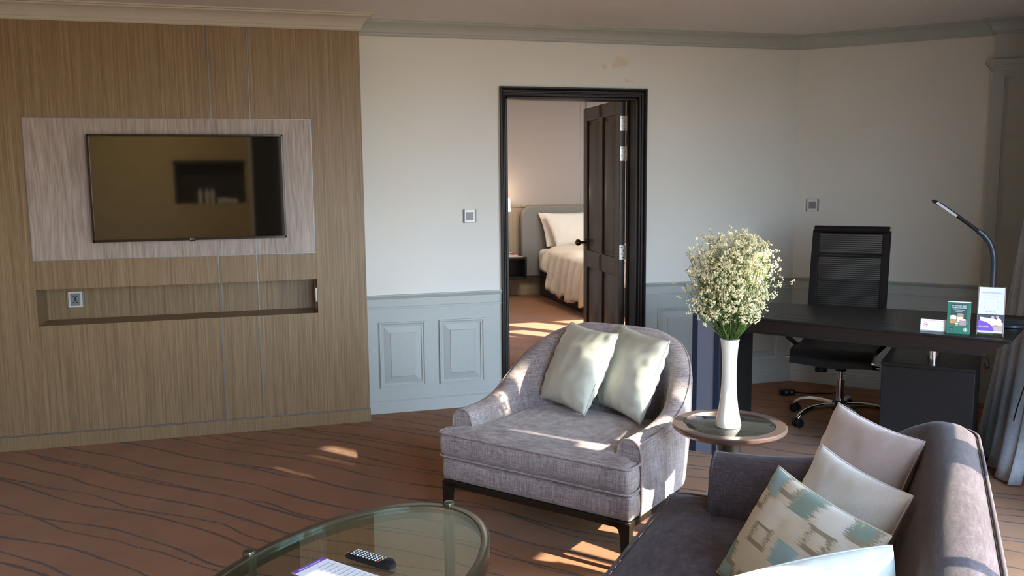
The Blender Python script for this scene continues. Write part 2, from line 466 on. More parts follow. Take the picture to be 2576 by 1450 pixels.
# angled wall
def along(mb, a0, a1, b0, b1, z0, z1):
    P = [EE(a0, b0), EE(a1, b0), EE(a1, b1), EE(a0, b1)]
    return mb.loft([[(p.x, p.y, z0) for p in P], [(p.x, p.y, z1) for p in P]])
c0 = (XC - D) * S2
struct(along(MB(), c0 - .05, WE1 + .25, CE2, CE2 + .12, 0, CEIL).build('wall_right', 'paint'))
# pilaster on the angled wall at the window corner
pb = MB(); along(pb, -.125, WE1, CE2 - .09, CE2 + .02, 0, 2.19); along(pb, -.118, WE1, CE2 - .075, CE2 + .02, 2.19, CEIL)
struct(pb.build('trim_1', 'trim'))
pm = MB()
def frame_on(mb, P, U, Wd, x0, x1, z0, z1, w, d, chamfer=True):
    """rectangular moulding: P origin, U along, N=Wd outward"""
    for inner, outer, dd in (((w), 0, d),):
        pts_o = [(x0, z0), (x1, z0), (x1, z1), (x0, z1)]
        prof = [(0, 0), (0, d), (w * .35, d), (w * .6, d * .55), (w, d * .45), (w, 0)]
        secs = []
        for (cx, cz, sx, sz) in ((x0, z0, 1, 1), (x1, z0, -1, 1), (x1, z1, -1, -1), (x0, z1, 1, -1)):
            secs.append([P + U * (cx + sx * a) + Vector((0, 0, cz + sz * a)) + Wd * b for a, b in prof])
        mb.loft(secs, cap=False, ring=True)
O0 = Vector((0, 0, 0))
PF = EE(0, CE2 - .09); 
frame_on(pm, PF, E1, -E2, -.065, WE1 - .02, .32, 2.12, .03, .012)
struct(pm.build('trim_2', 'trim'))
# pilaster cap and plinth
cc = MB()
for (z0, z1, o) in ((2.185, 2.2, .03), (2.2, 2.215, .04), (2.17, 2.185, .018), (2.15, 2.17, .008)):
    along(cc, -.125 - o, WE1, CE2 - .09 - o, CE2, z0, z1)
along(cc, -.14, WE1, CE2 - .105, CE2, 0, .11); along(cc, -.133, WE1, CE2 - .098, CE2, .11, .125)
struct(cc.build('trim_3', 'trim'))

# window wall (perpendicular to the angled wall), openings for daylight
def wwall(mb, b0, b1, z0, z1, a0=WE1, a1=WE1 + .16): return along(mb, a0, a1, b0, b1, z0, z1)
OP = [(-2.2, 1.66), (1.66, 2.27), (2.43, 2.74), (2.74, 3.32), (3.32, 4.5)]
mb = MB(); wwall(mb, -.22, -.15, 0, CEIL); wwall(mb, 4.05, CE2, 0, CEIL)
wwall(mb, -.15, 4.5, 0, .06); wwall(mb, -.15, 4.5, 2.3, CEIL); wwall(mb, 2.27, 2.43, .06, 2.3); wwall(mb, 3.25, 3.34, .06, 2.3); wwall(mb, 3.0, 3.25, 1.61, 1.87); wwall(mb, 3.0, 3.055, 1.87, 2.3)  # narrow pier, transom and stub past the mullion are added to trim the sun
struct(mb.build('wall_window', 'paint'))
wf = MB()
for b0, b1 in ((-.15, 2.27), (2.43, 4.1)):
    a0, a1 = WE1 + .05, WE1 + .09
    along(wf, a0, a1, b0, b0 + .035, .06, 2.3); along(wf, a0, a1, b1 - .035, b1, .06, 2.3)
    along(wf, a0, a1, b0, b1, .06, .10); along(wf, a0, a1, b0, b1, 2.26, 2.3)
for bb_ in (1.022, 1.635, 2.745, 2.925): along(wf, WE1 + .0, WE1 + .05, bb_ - .02, bb_ + .02, .06, 2.3)  # bars added to close the sun gaps between blinds
w_ = struct(wf.build('window_1', 'darkmetal'))
blocker = MB()  # unseen block added outside to keep direct sun off the far pane
dS = Vector((math.cos(math.radians(-49)), math.sin(math.radians(-49)), 0)); nS = Vector((-dS.y, dS.x, 0))
p0 = EE(WE1, 3.33) + dS * 7
P4 = [p0, p0 + nS * 2.6, p0 + nS * 2.6 + dS * 2, p0 + dS * 2]
blocker.loft([[(p.x, p.y, -6) for p in P4], [(p.x, p.y, 9) for p in P4]])
struct(blocker.build('outside_sun_blocker', 'rearwall'))
gp = MB()
for b0, b1 in ((-.15, 2.27), (2.43, 4.1)): along(gp, WE1 + .066, WE1 + .072, b0, b1, .08, 2.28)
gp.build('pane', 'pane', w_)
# unseen roller blinds, added with drops set to shape the sun patches
BL = [(-.14, 1.02, 2.2, 'the fourth counting from the curtain'), (1.025, 1.63, 1.66, 'the one level with the coffee table'), (1.64, 2.34, 1.17, 'the one level with the sofa middle'), (2.355, 2.74, 1.17, 'the narrow one level with the sofa end'), (2.75, 2.92, 1.20, 'a narrow one drawn low beside the armchair'), (2.93, 2.995, 1.58, 'a narrow one drawn high beside the armchair'), (3.0, 3.25, 1.98, 'the shortest, level with the vase')]
for i, (b0, b1, zz, wh) in enumerate(BL):
    t = thing('added_blind', 'added cream roller blind out of view, shaping the sun at the side window, %s' % wh, 'blind', EE(WE1 - .03, (b0 + b1) / 2, zz), -PI / 4)
    h = 2.33 - zz; w = b1 - b0
    MB().box((0, 0, 0), (.002, w, h)).build('blind_cloth', 'blind', t).location = (0, 0, h / 2)
    t.rotation_euler = (0, 0, -PI / 4)
    MB().cyl((0, -w / 2, 0), (0, w / 2, 0), .011).build('bottom_rail', 'steel', t)
    MB().cyl((0, -w / 2, h), (0, w / 2, h), .025).build('roller', 'steel', t)
# far (unseen) walls: behind the camera and left
struct(MB().bb((LX - .12, RY, 0), (LX, D + .12, CEIL)).build('wall_far_left', 'paint'))
mb = MB()
HX0, HX1, HZ0, HZ1 = -1.08, -.22, 1.20, 1.72
RX1 = .215
panel_with_hole(mb, LX, RX1, 0, CEIL, HX0, HX1, HZ0, HZ1, RY - .3, RY)
struct(mb.build('wall_rear', 'rearwall', smooth=20))
mb = MB(); mb.bb((HX0, RY - .34, HZ0), (HX1, RY - .3, HZ1)); mb.bb((HX0, RY - .3, HZ1 - .01), (HX1, RY + .04, HZ1 + .03))
struct(mb.build('trim_4', 'darkwood'))
struct(MB().bb((-.17, RY, 0), (-.12, RY + .05, CEIL)).build('trim_5', 'paint'))
struct(MB().bb((-.12, RY, 0), (.215, RY + .02, CEIL)).build('added_dark_panel', 'darkwood'))  # dark panel added to keep the right of the television's reflection dark
struct(MB().bb((.215, RY - .2, 0), (.335, EE(WE1, -.22).y, CEIL)).build('wall_rear_return', 'darkwood'))
for i in range(5):
    x = -.78 + i * .075 + .01 * (i % 2)
    g = MB(); g.lathe([(.004, 0), (.028, 0), (.026, .005), (.03, .09), (.032, .15), (.012, .16), (.012, .2), (.002, .2)] if i < 3 else [(.004, 0), (.03, 0), (.034, .07), (.03, .072), (.004, .01)], n=16)
    o = g.build('bottle' if i < 3 else 'cup', 'white'); o.location = (x, RY - .14, HZ0)
    tag(o, ['tall white bottle at the end of the minibar niche', 'tall white bottle between two others in the minibar niche', 'tall white bottle beside the cups in the minibar niche', 'white cup next to the bottles in the minibar niche', 'white cup farthest from the bottles in the minibar niche'][i], 'bottle' if i < 3 else 'cup')
tr = thing('serving_tray', 'low white tray in the minibar niche', 'tray', (-.42, RY - .14, HZ0))
MB().box((0, 0, .03), (.2, .14, .06)).build('tray_body', 'white', tr, bevel=.01)

# cornices: swept profiles (out, down) from the ceiling
CROWN = [(0, .095), (.006, .095), (.012, .088), (.012, .078), (.018, .072), (.022, .06), (.036, .038), (.056, .022), (.068, .018), (.068, .010), (.08, .008), (.08, 0), (0, 0)]
def crown(name, pts, normals_left, mat, cz=CEIL, prof=CROWN):
    """pts 2D polyline along the wall face, room on the left side of travel; mitred"""
    m = MB(); secs = []
    n = len(pts)
    for i in range(n):
        p = Vector(pts[i])
        ds = []
        if i > 0: ds.append((Vector(pts[i]) - Vector(pts[i - 1])).normalized())
        if i < n - 1: ds.append((Vector(pts[i + 1]) - Vector(pts[i])).normalized())
        ns = [Vector((-d.y, d.x)) * normals_left for d in ds]
        if len(ns) == 2:
            b = (ns[0] + ns[1]); b = b / (1 + ns[0].dot(ns[1]))
        else: b = ns[0]
        secs.append([(p.x + b.x * o, p.y + b.y * o, cz - dn) for o, dn in prof])
    m.loft(secs); return struct(m.build(name, mat, smooth=25))
crown('trim_6', [(LX, WY), (WX, WY), (WX, D)], -1, 'crownwarm')
e_end = EE(-.118, CE2)
crown('trim_7', [(WX, D), (XC, D), (e_end.x, e_end.y)], -1, 'trim')
q0, q1, q2_ = EE(-.118, CE2), EE(-.118, CE2 - .075), EE(WE1, CE2 - .075)
crown('trim_8', [tuple(q0.xy), tuple(q1.xy), tuple(q2_.xy)], -1, 'trim')
# chair rail and base boards
RAIL = [(0, 0), (.022, 0), (.024, -.006), (.018, -.012), (.014, -.022), (.008, -.028), (.006, -.07), (.006, -.076), (.012, -.08), (.012, -.09), (0, -.092)]
def run(name, pts, prof, z, mat='trim'):
    return crown(name, pts, -1, mat, cz=z, prof=[(o, -dn) for o, dn in prof])
run('trim_9', [(WX, D), (DX0 - .040, D)], RAIL, .772)
run('trim_10', [(DX1 + .062, D), (XC, D), tuple(EE(-.125, CE2).xy)], RAIL, .772)
BASE = [(0, .098), (.006, .096), (.01, .088), (.008, .08), (.014, .076), (.016, 0), (0, 0)]
run('baseboard_back', [(WX, D), (DX0 - .040, D)], BASE, 0)
run('baseboard_right', [(DX1 + .062, D), (XC, D), tuple(EE(-.125, CE2).xy)], BASE, 0)
# painted dado below the rail (thin skin) with raised panels
dd = MB(); dd.bb((WX, D - .004, 0), (DX0 - .040, D, .70)); dd.bb((DX1 + .062, D - .004, 0), (XC, D, .70)); along(dd, c0, -.12, CE2 - .004, CE2, 0, .70)
dd.bb((WX, D - .004, .68), (DX0 - .040, D, .765)); dd.bb((DX1 + .062, D - .004, .68), (XC, D, .765)); along(dd, c0, -.12, CE2 - .004, CE2, .68, .765)
struct(dd.build('trim_11', 'trim'))
ii = 12
def dado_panel(P, U, N, x0, x1, z0=.168, z1=.593):
    global ii
    m = MB(); frame_on(m, P, U, N, x0, x1, z0, z1, .026, .014)
    # bevelled field
    a, b = .03, .068
    Q = lambda x, z, d: P + U * x + Vector((0, 0, z)) + N * d
    o = [(x0 + a, z0 + a), (x1 - a, z0 + a), (x1 - a, z1 - a), (x0 + a, z1 - a)]
    i_ = [(x0 + b, z0 + b), (x1 - b, z0 + b), (x1 - b, z1 - b), (x0 + b, z1 - b)]
    m.loft([[Q(x, z, .002) for x, z in o], [Q(x, z, .013) for x, z in i_], [Q(x + (.004 if k in (0, 3) else -.004), z + (.004 if k < 2 else -.004), .017) for k, (x, z) in enumerate(i_)]], cap=False)
    m.add([Q(x + (.004 if k in (0, 3) else -.004), z + (.004 if k < 2 else -.004), .017) for k, (x, z) in enumerate(i_)], [(0, 1, 2, 3)])
    struct(m.build('trim_%d' % ii, 'trim', smooth=15)); ii += 1
PB = Vector((0, D - .004, 0)); UX = Vector((1, 0, 0)); NYv = Vector((0, -1, 0))
dado_panel(PB, UX, NYv, .675, .972); dado_panel(PB, UX, NYv, 1.065, 1.367)
dado_panel(PB, UX, NYv, 2.615, 3.03); dado_panel(PB, UX, NYv, 3.13, 3.57)
PC = EE(0, CE2 - .004)
for a in (c0 + .1, c0 + .58): dado_panel(PC, E1, -E2, a, a + .38)
# wood wall joints, pale panel, plinth line
def seam(pts):
    global ii
    m = MB()
    for (a, b) in pts: m.bb(a, b)
    struct(m.build('trim_%d' % ii, 'seam')); ii += 1
y0 = WY - .0012
PL, PR, PT, PBt = -1.249, .283, 1.8575, 1.0735
struct(MB().bb((PL, WY - .003, PBt), (PR, WY + .001, PT)).build('trim_%d' % ii, 'palewood')); ii += 1
s3 = .0045
seam([((PL - s3, WY - .004, PBt - s3), (PL, WY, PT + s3)), ((PR, WY - .004, PBt - s3), (PR + s3, WY, PT + s3)),
      ((PL, WY - .004, PT), (PR, WY, PT + s3)), ((PL, WY - .004, PBt - s3), (PR, WY, PBt))])
for x in (-.271, -.055):
    seam([((x - .003, WY - .0045, .083), (x + .003, WY, NZ0)), ((x - .003, WY - .0045, NZ1), (x + .003, WY, CEIL - .1)), ((x - .003, NY - .002, NZ0), (x + .003, NY, NZ1)), ((x - .003, WY, NZ0), (x + .003, NY, NZ0 + .0015))])
seam([((LX, WY - .006, .080), (WX + .002, WY, .086))])
struct(MB().bb((LX, WY - .006, 0), (WX + .003, WY, .078)).build('baseboard_left', 'wood'))

# ------------------------------------------------------------------ bedroom beyond the door
BY = 10.8; BX0, BX1 = 1.1, 6.4
m = MB(); m.bb((BX0, BY, 1.14), (BX1, BY + .1, 2.7)); struct(m.build('wall_bedroom_far', 'pinkwall'))
m = MB(); m.bb((BX0, BY - .03, 0), (BX1, BY + .1, 1.125)); m.bb((BX0, BY - .05, 1.125), (BX1, BY + .1, 1.15)); struct(m.build('trim_%d' % ii, 'bedwood')); ii += 1
struct(MB().bb((BX0, BY - .045, 0), (BX1, BY - .02, .10)).build('baseboard_bedroom', 'bedwood'))
seam([((3.96, BY - .003, 1.15), (3.966, BY, 2.6)), ((4.03, BY - .02, 1.15), (4.045, BY, 2.6))])
struct(MB().bb((BX0 - .1, D + .12, 0), (BX0, BY + .1, 2.6)).build('wall_bedroom_left', 'paint'))
struct(MB().bb((BX1, D + .1, 0), (BX1 + .1, BY + .1, 2.6)).build('wall_bedroom_right', 'paint'))
struct(MB().bb((BX0 - .1, D + .12, 2.6), (BX1 + .1, BY + .1, 2.7)).build('ceiling', 'ceiling'))
m = MB(); m.bb((BX0, D + .12, 0), (DX0, D + .14, 2.6)); m.bb((DX1, D + .12, 0), (3.72, D + .14, 2.6)); m.bb((DX0, D + .12, DZ), (DX1, D + .14, 2.6))
m.bb((3.72, D + .1, 0), (BX1, D + .2, .5)); m.bb((3.72, D + .1, 2.25), (BX1, D + .2, 2.6)); m.bb((5.9, D + .1, .5), (BX1, D + .2, 2.25))
for x in (4.18, 4.62, 5.2): m.bb((x, D + .1, .5), (x + .1, D + .2, 2.25))
m.bb((3.72, D + .1, 1.45), (5.9, D + .2, 1.52)); m.bb((3.72, D + .1, 1.95), (4.62, D + .2, 2.25))
struct(m.build('wall_bedroom_near', 'paint'))
# bed
bed = thing('bed', 'white made bed with grey headboard beyond the open door', 'bed', (3.33, BY - .05, 0))
hb = []
for k in range(9): a = PI / 2 * k / 8; hb.append((-.21 + .14 - .14 * math.cos(a), 1.0 + .14 * math.sin(a)))
hb = [(-.21, .24)] + hb + [(1.6, 1.14), (1.6, .24)]
m = MB(); m.loft([[(x, -.02, z) for x, z in hb], [(x, -.09, z) for x, z in hb]]); m.build('headboard', 'headboard', bed, bevel=.02, seg=4)
MB().bb((.03, -2.1, .0), (1.6, -.1, .30)).build('bed_base', 'nightblack', bed)
m = MB(); m.bb((0, -2.1, .30), (1.6, -.1, .60)); m.build('mattress', 'bedlinen', bed, bevel=.07, seg=5)
# duvet : draped sheet, top + side fall with folds
def duvet():
    m = MB(); rows = []
    n = 40
    for i in range(n + 1):
        y = -.55 - 1.65 * i / n
        fold = .025 * math.sin(i * 1.15) + .012 * math.sin(i * 2.7 + 1)
        prof = []
        drop = .13 + .03 * math.sin(i * .7)
        flare = .06 + fold * 1.6
        side = min(1, i / 9.)
        for k in range(22):
            t = k / 21
            if t < .4:
                prof.append((1.3 - 1.3 * t / .4 , y, .655 + .02 * math.sin(3 * t + i * .4) - .02 * (t / .4) ** 4))
            else:
                u = (t - .4) / .6
                x = -.03 - flare * u * (1.0) - .02 * math.sin(PI * u)
                z = .62 - (.62 - drop) * u * (.35 + .65 * side)
                prof.append((x, y, z))
        rows.append(prof)
    m.loft(rows, close=False, cap=False)
    o = m.build('duvet', 'duvet', bed, smooth=80)
    sl = o.modifiers.new('solid', 'SOLIDIFY'); sl.thickness = .02
duvet()

# ------------------------------------------------------------------ pillows
def pillow(name, corners, thick, mat, label, cat='cushion', group=None, pinch=.07, wr=.004, seed=0, seam_mat=None, parent=None, power=.42, N=30):
    TL, TR, BR, BLc = [Vector(c) for c in corners]
    C0 = (TL + TR + BR + BLc) / 4
    nrm = ((TR - BLc).cross(TL - BR)).normalized()
    m = MB(); uv = []
    def pos(a, b):
        a2 = a * (1 - pinch * (1 - b * b)); b2 = b * (1 - pinch * (1 - a * a))
        s, t = (a2 + 1) / 2, (b2 + 1) / 2
        return (BLc * (1 - s) + BR * s) * (1 - t) + (TL * (1 - s) + TR * s) * t
    idx = {}
    for side in (1, -1):
        for i in range(N + 1):
            for j in range(N + 1):
                a = math.sin((i / N - .5) * PI); b = math.sin((j / N - .5) * PI)
                edge = i in (0, N) or j in (0, N)
                if edge and side == -1: idx[(side, i, j)] = idx[(1, i, j)]; continue
                h = thick / 2 * (max(0, (1 - a * a) * (1 - b * b))) ** power
                # radial gathers near seams
                e = max(abs(a), abs(b)); w = wr * (e ** 5) * (1 - e ** 12)
                q = Vector((a * 3 + seed, b * 3, side))
                along_ = b if abs(a) > abs(b) else a
                wv = math.sin(along_ * 19 + seed * 3 + 3 * noise.noise(q)) * w + noise.noise(q * 1.3) * thick * .05 * (1 - e ** 4)
                p = pos(a, b) + nrm * side * (h + (wv if not edge else 0)) - C0
                idx[(side, i, j)] = len(m.v); m.v.append(tuple(p)); uv.append(((a + 1) / 2, (b + 1) / 2))
        for i in range(N):
            for j in range(N):
                m.f.append((idx[(side, i, j)], idx[(side, i + 1, j)], idx[(side, i + 1, j + 1)], idx[(side, i, j + 1)]))
    m.uv = uv
    o = m.build(name, mat, parent, smooth=180, loc=None); o.location = C0
    if not parent: tag(o, label, cat, group)
    # seam
    per = []
    K = 24
    for k in range(K): per.append(pos(-1 + 2 * k / K, 1))
    for k in range(K): per.append(pos(1, 1 - 2 * k / K))
    for k in range(K): per.append(pos(1 - 2 * k / K, -1))
    for k in range(K): per.append(pos(-1, -1 + 2 * k / K))
    MB().tube([p - C0 for p in per], .0028, 6, closed=True).build('seam_edge', seam_mat or mat, o, smooth=180)
    return o
hx = lambda x, y, z: (3.33 + x, BY - .05 + y, z)
pillow('bed_pillow', [hx(.02, -.26, 1.05), hx(.72, -.26, 1.05), hx(.74, -.46, .64), hx(.14, -.46, .62)], .17, 'bedlinen', 'front white bed pillow with a crisp side hem', 'pillow', seed=3)
pillow('bed_pillow', [hx(.0, -.13, 1.05), hx(.68, -.13, 1.05), hx(.68, -.26, .63), hx(.07, -.26, .63)], .13, 'bedlinen', 'rear white bed pillow against the grey headboard', 'pillow', seed=5)
# nightstand, phone, notepad, lamp, switch
ns = thing('nightstand', 'black floating open nightstand beside the bed', 'nightstand', (2.86, 10.6, 0))
m = MB(); m.bb((-.26, -.14, .485), (.27, .15, .51)); m.bb((-.26, -.14, .235), (.27, .15, .26)); m.bb((-.26, -.14, .26), (-.235, .15, .485)); m.bb((.245, -.14, .26), (.27, .15, .485)); m.bb((-.235, .12, .26), (.245, .15, .485))
m.build('nightstand_body', 'nightblack', ns, bevel=.003)
MB().bb((-.26, .15, .1), (.27, .17, .235)).build('back_panel', 'bedwood', ns)
ph = thing('telephone', 'cream telephone on the black nightstand', 'telephone', (2.935, 10.56, .51), .3)
m = MB(); m.loft([[(-.09, -.08, 0), (.09, -.08, 0), (.09, .08, 0), (-.09, .08, 0)], [(-.085, -.075, .02), (.085, -.075, .02), (.085, .075, .055), (-.085, .075, .055)]]); m.build('phone_base', 'phone', ph, bevel=.008)
m = MB(); m.tube([(-.06, -.075, .045), (-.065, -.05, .07), (-.06, 0, .085), (-.06, .05, .08), (-.06, .08, .06)], .02, 10, rs=[.024, .02, .016, .02, .026]); m.build('handset', 'phone', ph)
MB().box((.04, -.01, .045), (.06, .05, .004)).build('keypad', 'red', ph)
o = MB().box((0, 0, 0), (.15, .1, .004), .1).build('notepad', 'skinprint'); o.location = (3.02, 10.53, .5125); tag(o, 'small pink notepad beside the bedside telephone', 'notepad')
lp = thing('wall_lamp', 'lit white cylinder lamp shade beside the bedroom door frame', 'lamp', (2.90, 10.62, 1.16))
m = MB(); m.lathe([(.06, -.085), (.066, -.085), (.058, .085), (.052, .085)], n=32); m.build('lamp_shade', 'shade', lp)
MB().tube([(0, .13, 0), (0, 0, 0)], .008).build('lamp_arm', 'brass', lp)
MB().sphere((0, 0, 0), .018).build('bulb', 'shade', lp)
sw = thing('wall_switch', 'white switch on the wood panel beside the bed', 'switch', (2.905, BY - .035, .70))
MB().box((0, 0, 0), (.09, .01, .115)).build('switch_plate', 'white', sw, bevel=.003); MB().box((0, -.006, 0), (.05, .006, .06)).build('rocker', 'grey', sw)

# ------------------------------------------------------------------ door casing and door leaf
dc = MB()
prof = [(0, 0), (0, .010), (.006, .022), (.012, .022), (.015, .014), (.020, .014), (.024, .020), (.030, .020), (.034, .012), (.040, .012), (.046, .026), (.052, .030), (.060, .030), (.062, .024), (.062, 0)]
secs = []
for (x, z, sx, top) in ((DX0, 0, -1, 0), (DX0, DZ, -1, 1), (DX1, DZ, 1, 1), (DX1, 0, 1, 0)):
    secs.append([(x + sx * a * (.63 if sx < 0 else 1), D - b, z + (a if top else 0)) for a, b in prof])
dc.loft(secs)
# jamb
J = D + .16
dc.bb((DX0 - .01, D - .004, 0), (DX0 + .012, J, DZ)); dc.bb((DX1 - .012, D - .004, 0), (DX1 + .01, J, DZ)); dc.bb((DX0, D - .004, DZ - .012), (DX1, J, DZ + .01))
dc.bb((DX0 + .012, J - .05, 0), (DX0 + .022, J - .035, DZ)); dc.bb((DX1 - .022, J - .05, 0), (DX1 - .012, J - .035, DZ))
struct(dc.build('trim_%d' % ii, 'casing', smooth=25)); ii += 1
dr = bpy.data.objects.new('door_1', None); COL.objects.link(dr); dr['kind'] = 'structure'
dr.location = (DX1 - .012, J + .012, 0)
DW, DT, DH = .868, .042, DZ + .008
DANG = math.radians(93.5)   # opened into the bedroom
dr.rotation_euler = (0, 0, -DANG)  # leaf runs along local -x when closed
m = MB(); 
def leaf():
    # stiles, rails
    x = lambda a: -a
    st, mid = .095, .085
    rails = [(0, .20), (.80, .93), (DH - .10, DH)]
    m.bb((0, -DT, .012), (-st, 0, DH)); m.bb((-DW + st, -DT, .012), (-DW, 0, DH)); m.bb((-DW / 2 - mid / 2, -DT, .012), (-DW / 2 + mid / 2, 0, DH))
    for a, b in rails: m.bb((-st, -DT, max(a, .012)), (-DW + st, 0, b))
leaf(); m.build('door_frame', 'doorwood', dr, bevel=.003)
for (xa, xb) in ((-.095, -DW / 2 + .0425), (-DW / 2 - .0425, -DW + .095)):
    for (za, zb) in ((.20, .80), (.93, DH - .10)):
        p = MB(); x0, x1 = min(xa, xb), max(xa, xb)
        p.bb((x0, -DT + .016, za), (x1, -.016, zb))
        for sgn, yy in ((-1, -DT + .016), (1, -.016)):
            a, b = .016, .05
            p.loft([[(x0 + a, yy, za + a), (x1 - a, yy, za + a), (x1 - a, yy, zb - a), (x0 + a, yy, zb - a)],
                    [(x0 + b, yy + sgn * .013, za + b), (x1 - b, yy + sgn * .013, za + b), (x1 - b, yy + sgn * .013, zb - b), (x0 + b, yy + sgn * .013, zb - b)]])
        p.build('door_panel', 'doorwood', dr)
for sgn, yy in ((-1, -DT), (1, 0)):
    k = MB(); k.v = []
    k.cyl((-DW + .06, yy, .99), (-DW + .06, yy + sgn * .008, .99), .027); k.cyl((-DW + .06, yy, .99), (-DW + .06, yy + sgn * .05, .99), .011)
    k.sphere((-DW + .06, yy + sgn * .062, .99), .027, 10, (1, .85, 1)); k.build('door_knob', 'brass', dr)
for z in (1.872, 1.665, .975):
    h = MB(); h.box((.003, -DT / 2, z), (.003, DT * .95, .10)); h.cyl((.004, .004, z - .05), (.004, .004, z + .05), .006)
    hh = h.build('hinge', 'steel', dr)
    s_m = MB()
    for q in (-.035, -.012, .012, .035): s_m.cyl((.006, -DT / 2 + (.008 if q in (-.035, .012) else -.008), z + q), (.0045, -DT / 2 + (.008 if q in (-.035, .012) else -.008), z + q), .004, 8)
    s_m.build('screw', 'black', hh)
# hinge leaf plates on jamb
h = MB()
for z in (1.872, 1.665, .975): h.box((DX1 - .0135, J - .012, z), (.003, .034, .10))
o = h.build('hinge_plate', 'steel'); struct(o); o.name = 'trim_%d' % ii; ii += 1

# ------------------------------------------------------------------ television
tv = thing('television', 'flat black television mounted on the pale wood panel', 'television', (-.402, WY - .004, 1.17))
TW, TH = 1.047, .598
m = MB(); m.bb((-TW / 2 + .06, -.030, .05), (TW / 2 - .06, .0015, TH - .05)); m.build('back_housing', 'black', tv, bevel=.008)
m = MB()
m.bb((-TW / 2, -.062, 0), (TW / 2, -.026, .0135)); m.bb((-TW / 2, -.062, TH - .012), (TW / 2, -.026, TH)); m.bb((-TW / 2, -.062, 0), (-TW / 2 + .012, -.026, TH)); m.bb((TW / 2 - .012, -.062, 0), (TW / 2, -.026, TH)); m.bb((-TW / 2 + .01, -.04, .01), (TW / 2 - .01, -.026, TH - .01))
m.build('bezel', 'tvframe', tv, bevel=.002)
MB().bb((-TW / 2 + .011, -.056, .012), (TW / 2 - .011, -.05, TH - .011)).build('screen', 'screen', tv)
m = MB(); m.bb((-.014, -.062, -.006), (.014, -.04, .001)); m.build('status_light_bar', 'black', tv)
fm = Matrix.Rotation(PI / 2, 4, 'X')
m = MB(); m.cyl((-.009, -.0622, .0068), (-.009, -.0628, .0068), .0045, 16); lg = m.build('logo', 'plate', tv)
text_mesh('logo_lettering', 'LG', .011, 'plate', tv, Matrix.Translation((.003, -.0625, .0068)) @ fm)

# sockets and switches
def wallplate(name, label, cat, loc, rz, w=.086, h=.086, socket=False):
    t = thing(name, label, cat, loc, rz)
    MB().box((0, -.005, 0), (w, .010, h)).build('side_bar', 'grey', t, bevel=.003)
    MB().box((0, -.007, 0), (w * .80, .012, h * 1.0)).build('plate', 'plate', t, bevel=.002)
    MB().box((0, -.0095, 0), (w * .56, .010, h * (.78 if socket else .58))).build('insert' if socket else 'rocker', 'grey', t, bevel=.002)
    if socket:
        k = MB(); k.box((0, -.0148, .004), (.007, .001, .028)); k.cyl((-.010, -.0142, .018), (-.010, -.0155, .018), .0028, 10); k.cyl((.010, -.0142, .018), (.010, -.0155, .018), .0028, 10)
        k.box((-.009, -.0148, -.017), (.010, .001, .005)); k.box((.009, -.0148, -.017), (.010, .001, .005)); k.build('pin_hole', 'hole', t)
    else:
        MB().box((0, -.0148, -h * .2), (.003, .001, .003)).build('indicator', 'plate', t)
    return t
wallplate('wall_socket', 'white framed grey power socket in the wall niche', 'socket', (-1.094, NY, .819), 0, .094, .094, True)
wallplate('wall_switch', 'square light switch between wood wall and door', 'switch', (1.28, D, 1.263), 0)
p = EE(0, CE2) ; pc = Vector((3.773, 5.485, 1.293))
wallplate('wall_switch', 'square light switch on the angled wall above the desk chair', 'switch', pc, -PI / 4)
t = thing('wall_switch', 'pale switch seen edge on at the right end of the niche', 'switch', (NX1, 5.46, .812))
MB().box((-.006, 0, 0), (.012, .085, .085)).build('plate', 'plate', t, bevel=.003); MB().box((-.013, 0, 0), (.003, .05, .05)).build('rocker', 'phone', t, bevel=.001)

# ------------------------------------------------------------------ upholstered shell seating
def smooth(a, b, x):
    t = max(0, min(1, (x - a) / (b - a))); return t * t * (3 - 2 * t)
def interp(tab, x):
    for (x0, y0), (x1, y1) in zip(tab, tab[1:]):
        if x <= x1:
            t = max(0, min(1, (x - x0) / (x1 - x0))); t = t * t * (3 - 2 * t) if False else t; return y0 + (y1 - y0) * t
    return tab[-1][1]
def shell_path(W, v0, v1, rx, ry, n=14, ins=0.):
    """outer plan path from the left arm front round the back to the right arm front; ins insets it. returns (point, inward normal)"""
    P = []
    k = 10
    for i in range(k): P.append(((0, v0 + (v1 - ry - v0) * i / k), (1, 0)))
    for i in range(n + 1):
        a = PI / 2 * i / n; nx, ny = math.cos(a) / rx, math.sin(a) / ry; L = math.hypot(nx, ny)
        P.append(((rx - rx * math.cos(a), v1 - ry + ry * math.sin(a)), (nx / L, -ny / L)))
    m_ = 8
    for i in range(1, m_): P.append(((rx + (W - 2 * rx) * i / m_, v1), (0, -1)))
    R = [((W - p[0], p[1]), (-q[0], q[1])) for p, q in P[:k + n + 1]][::-1]
    return P + R
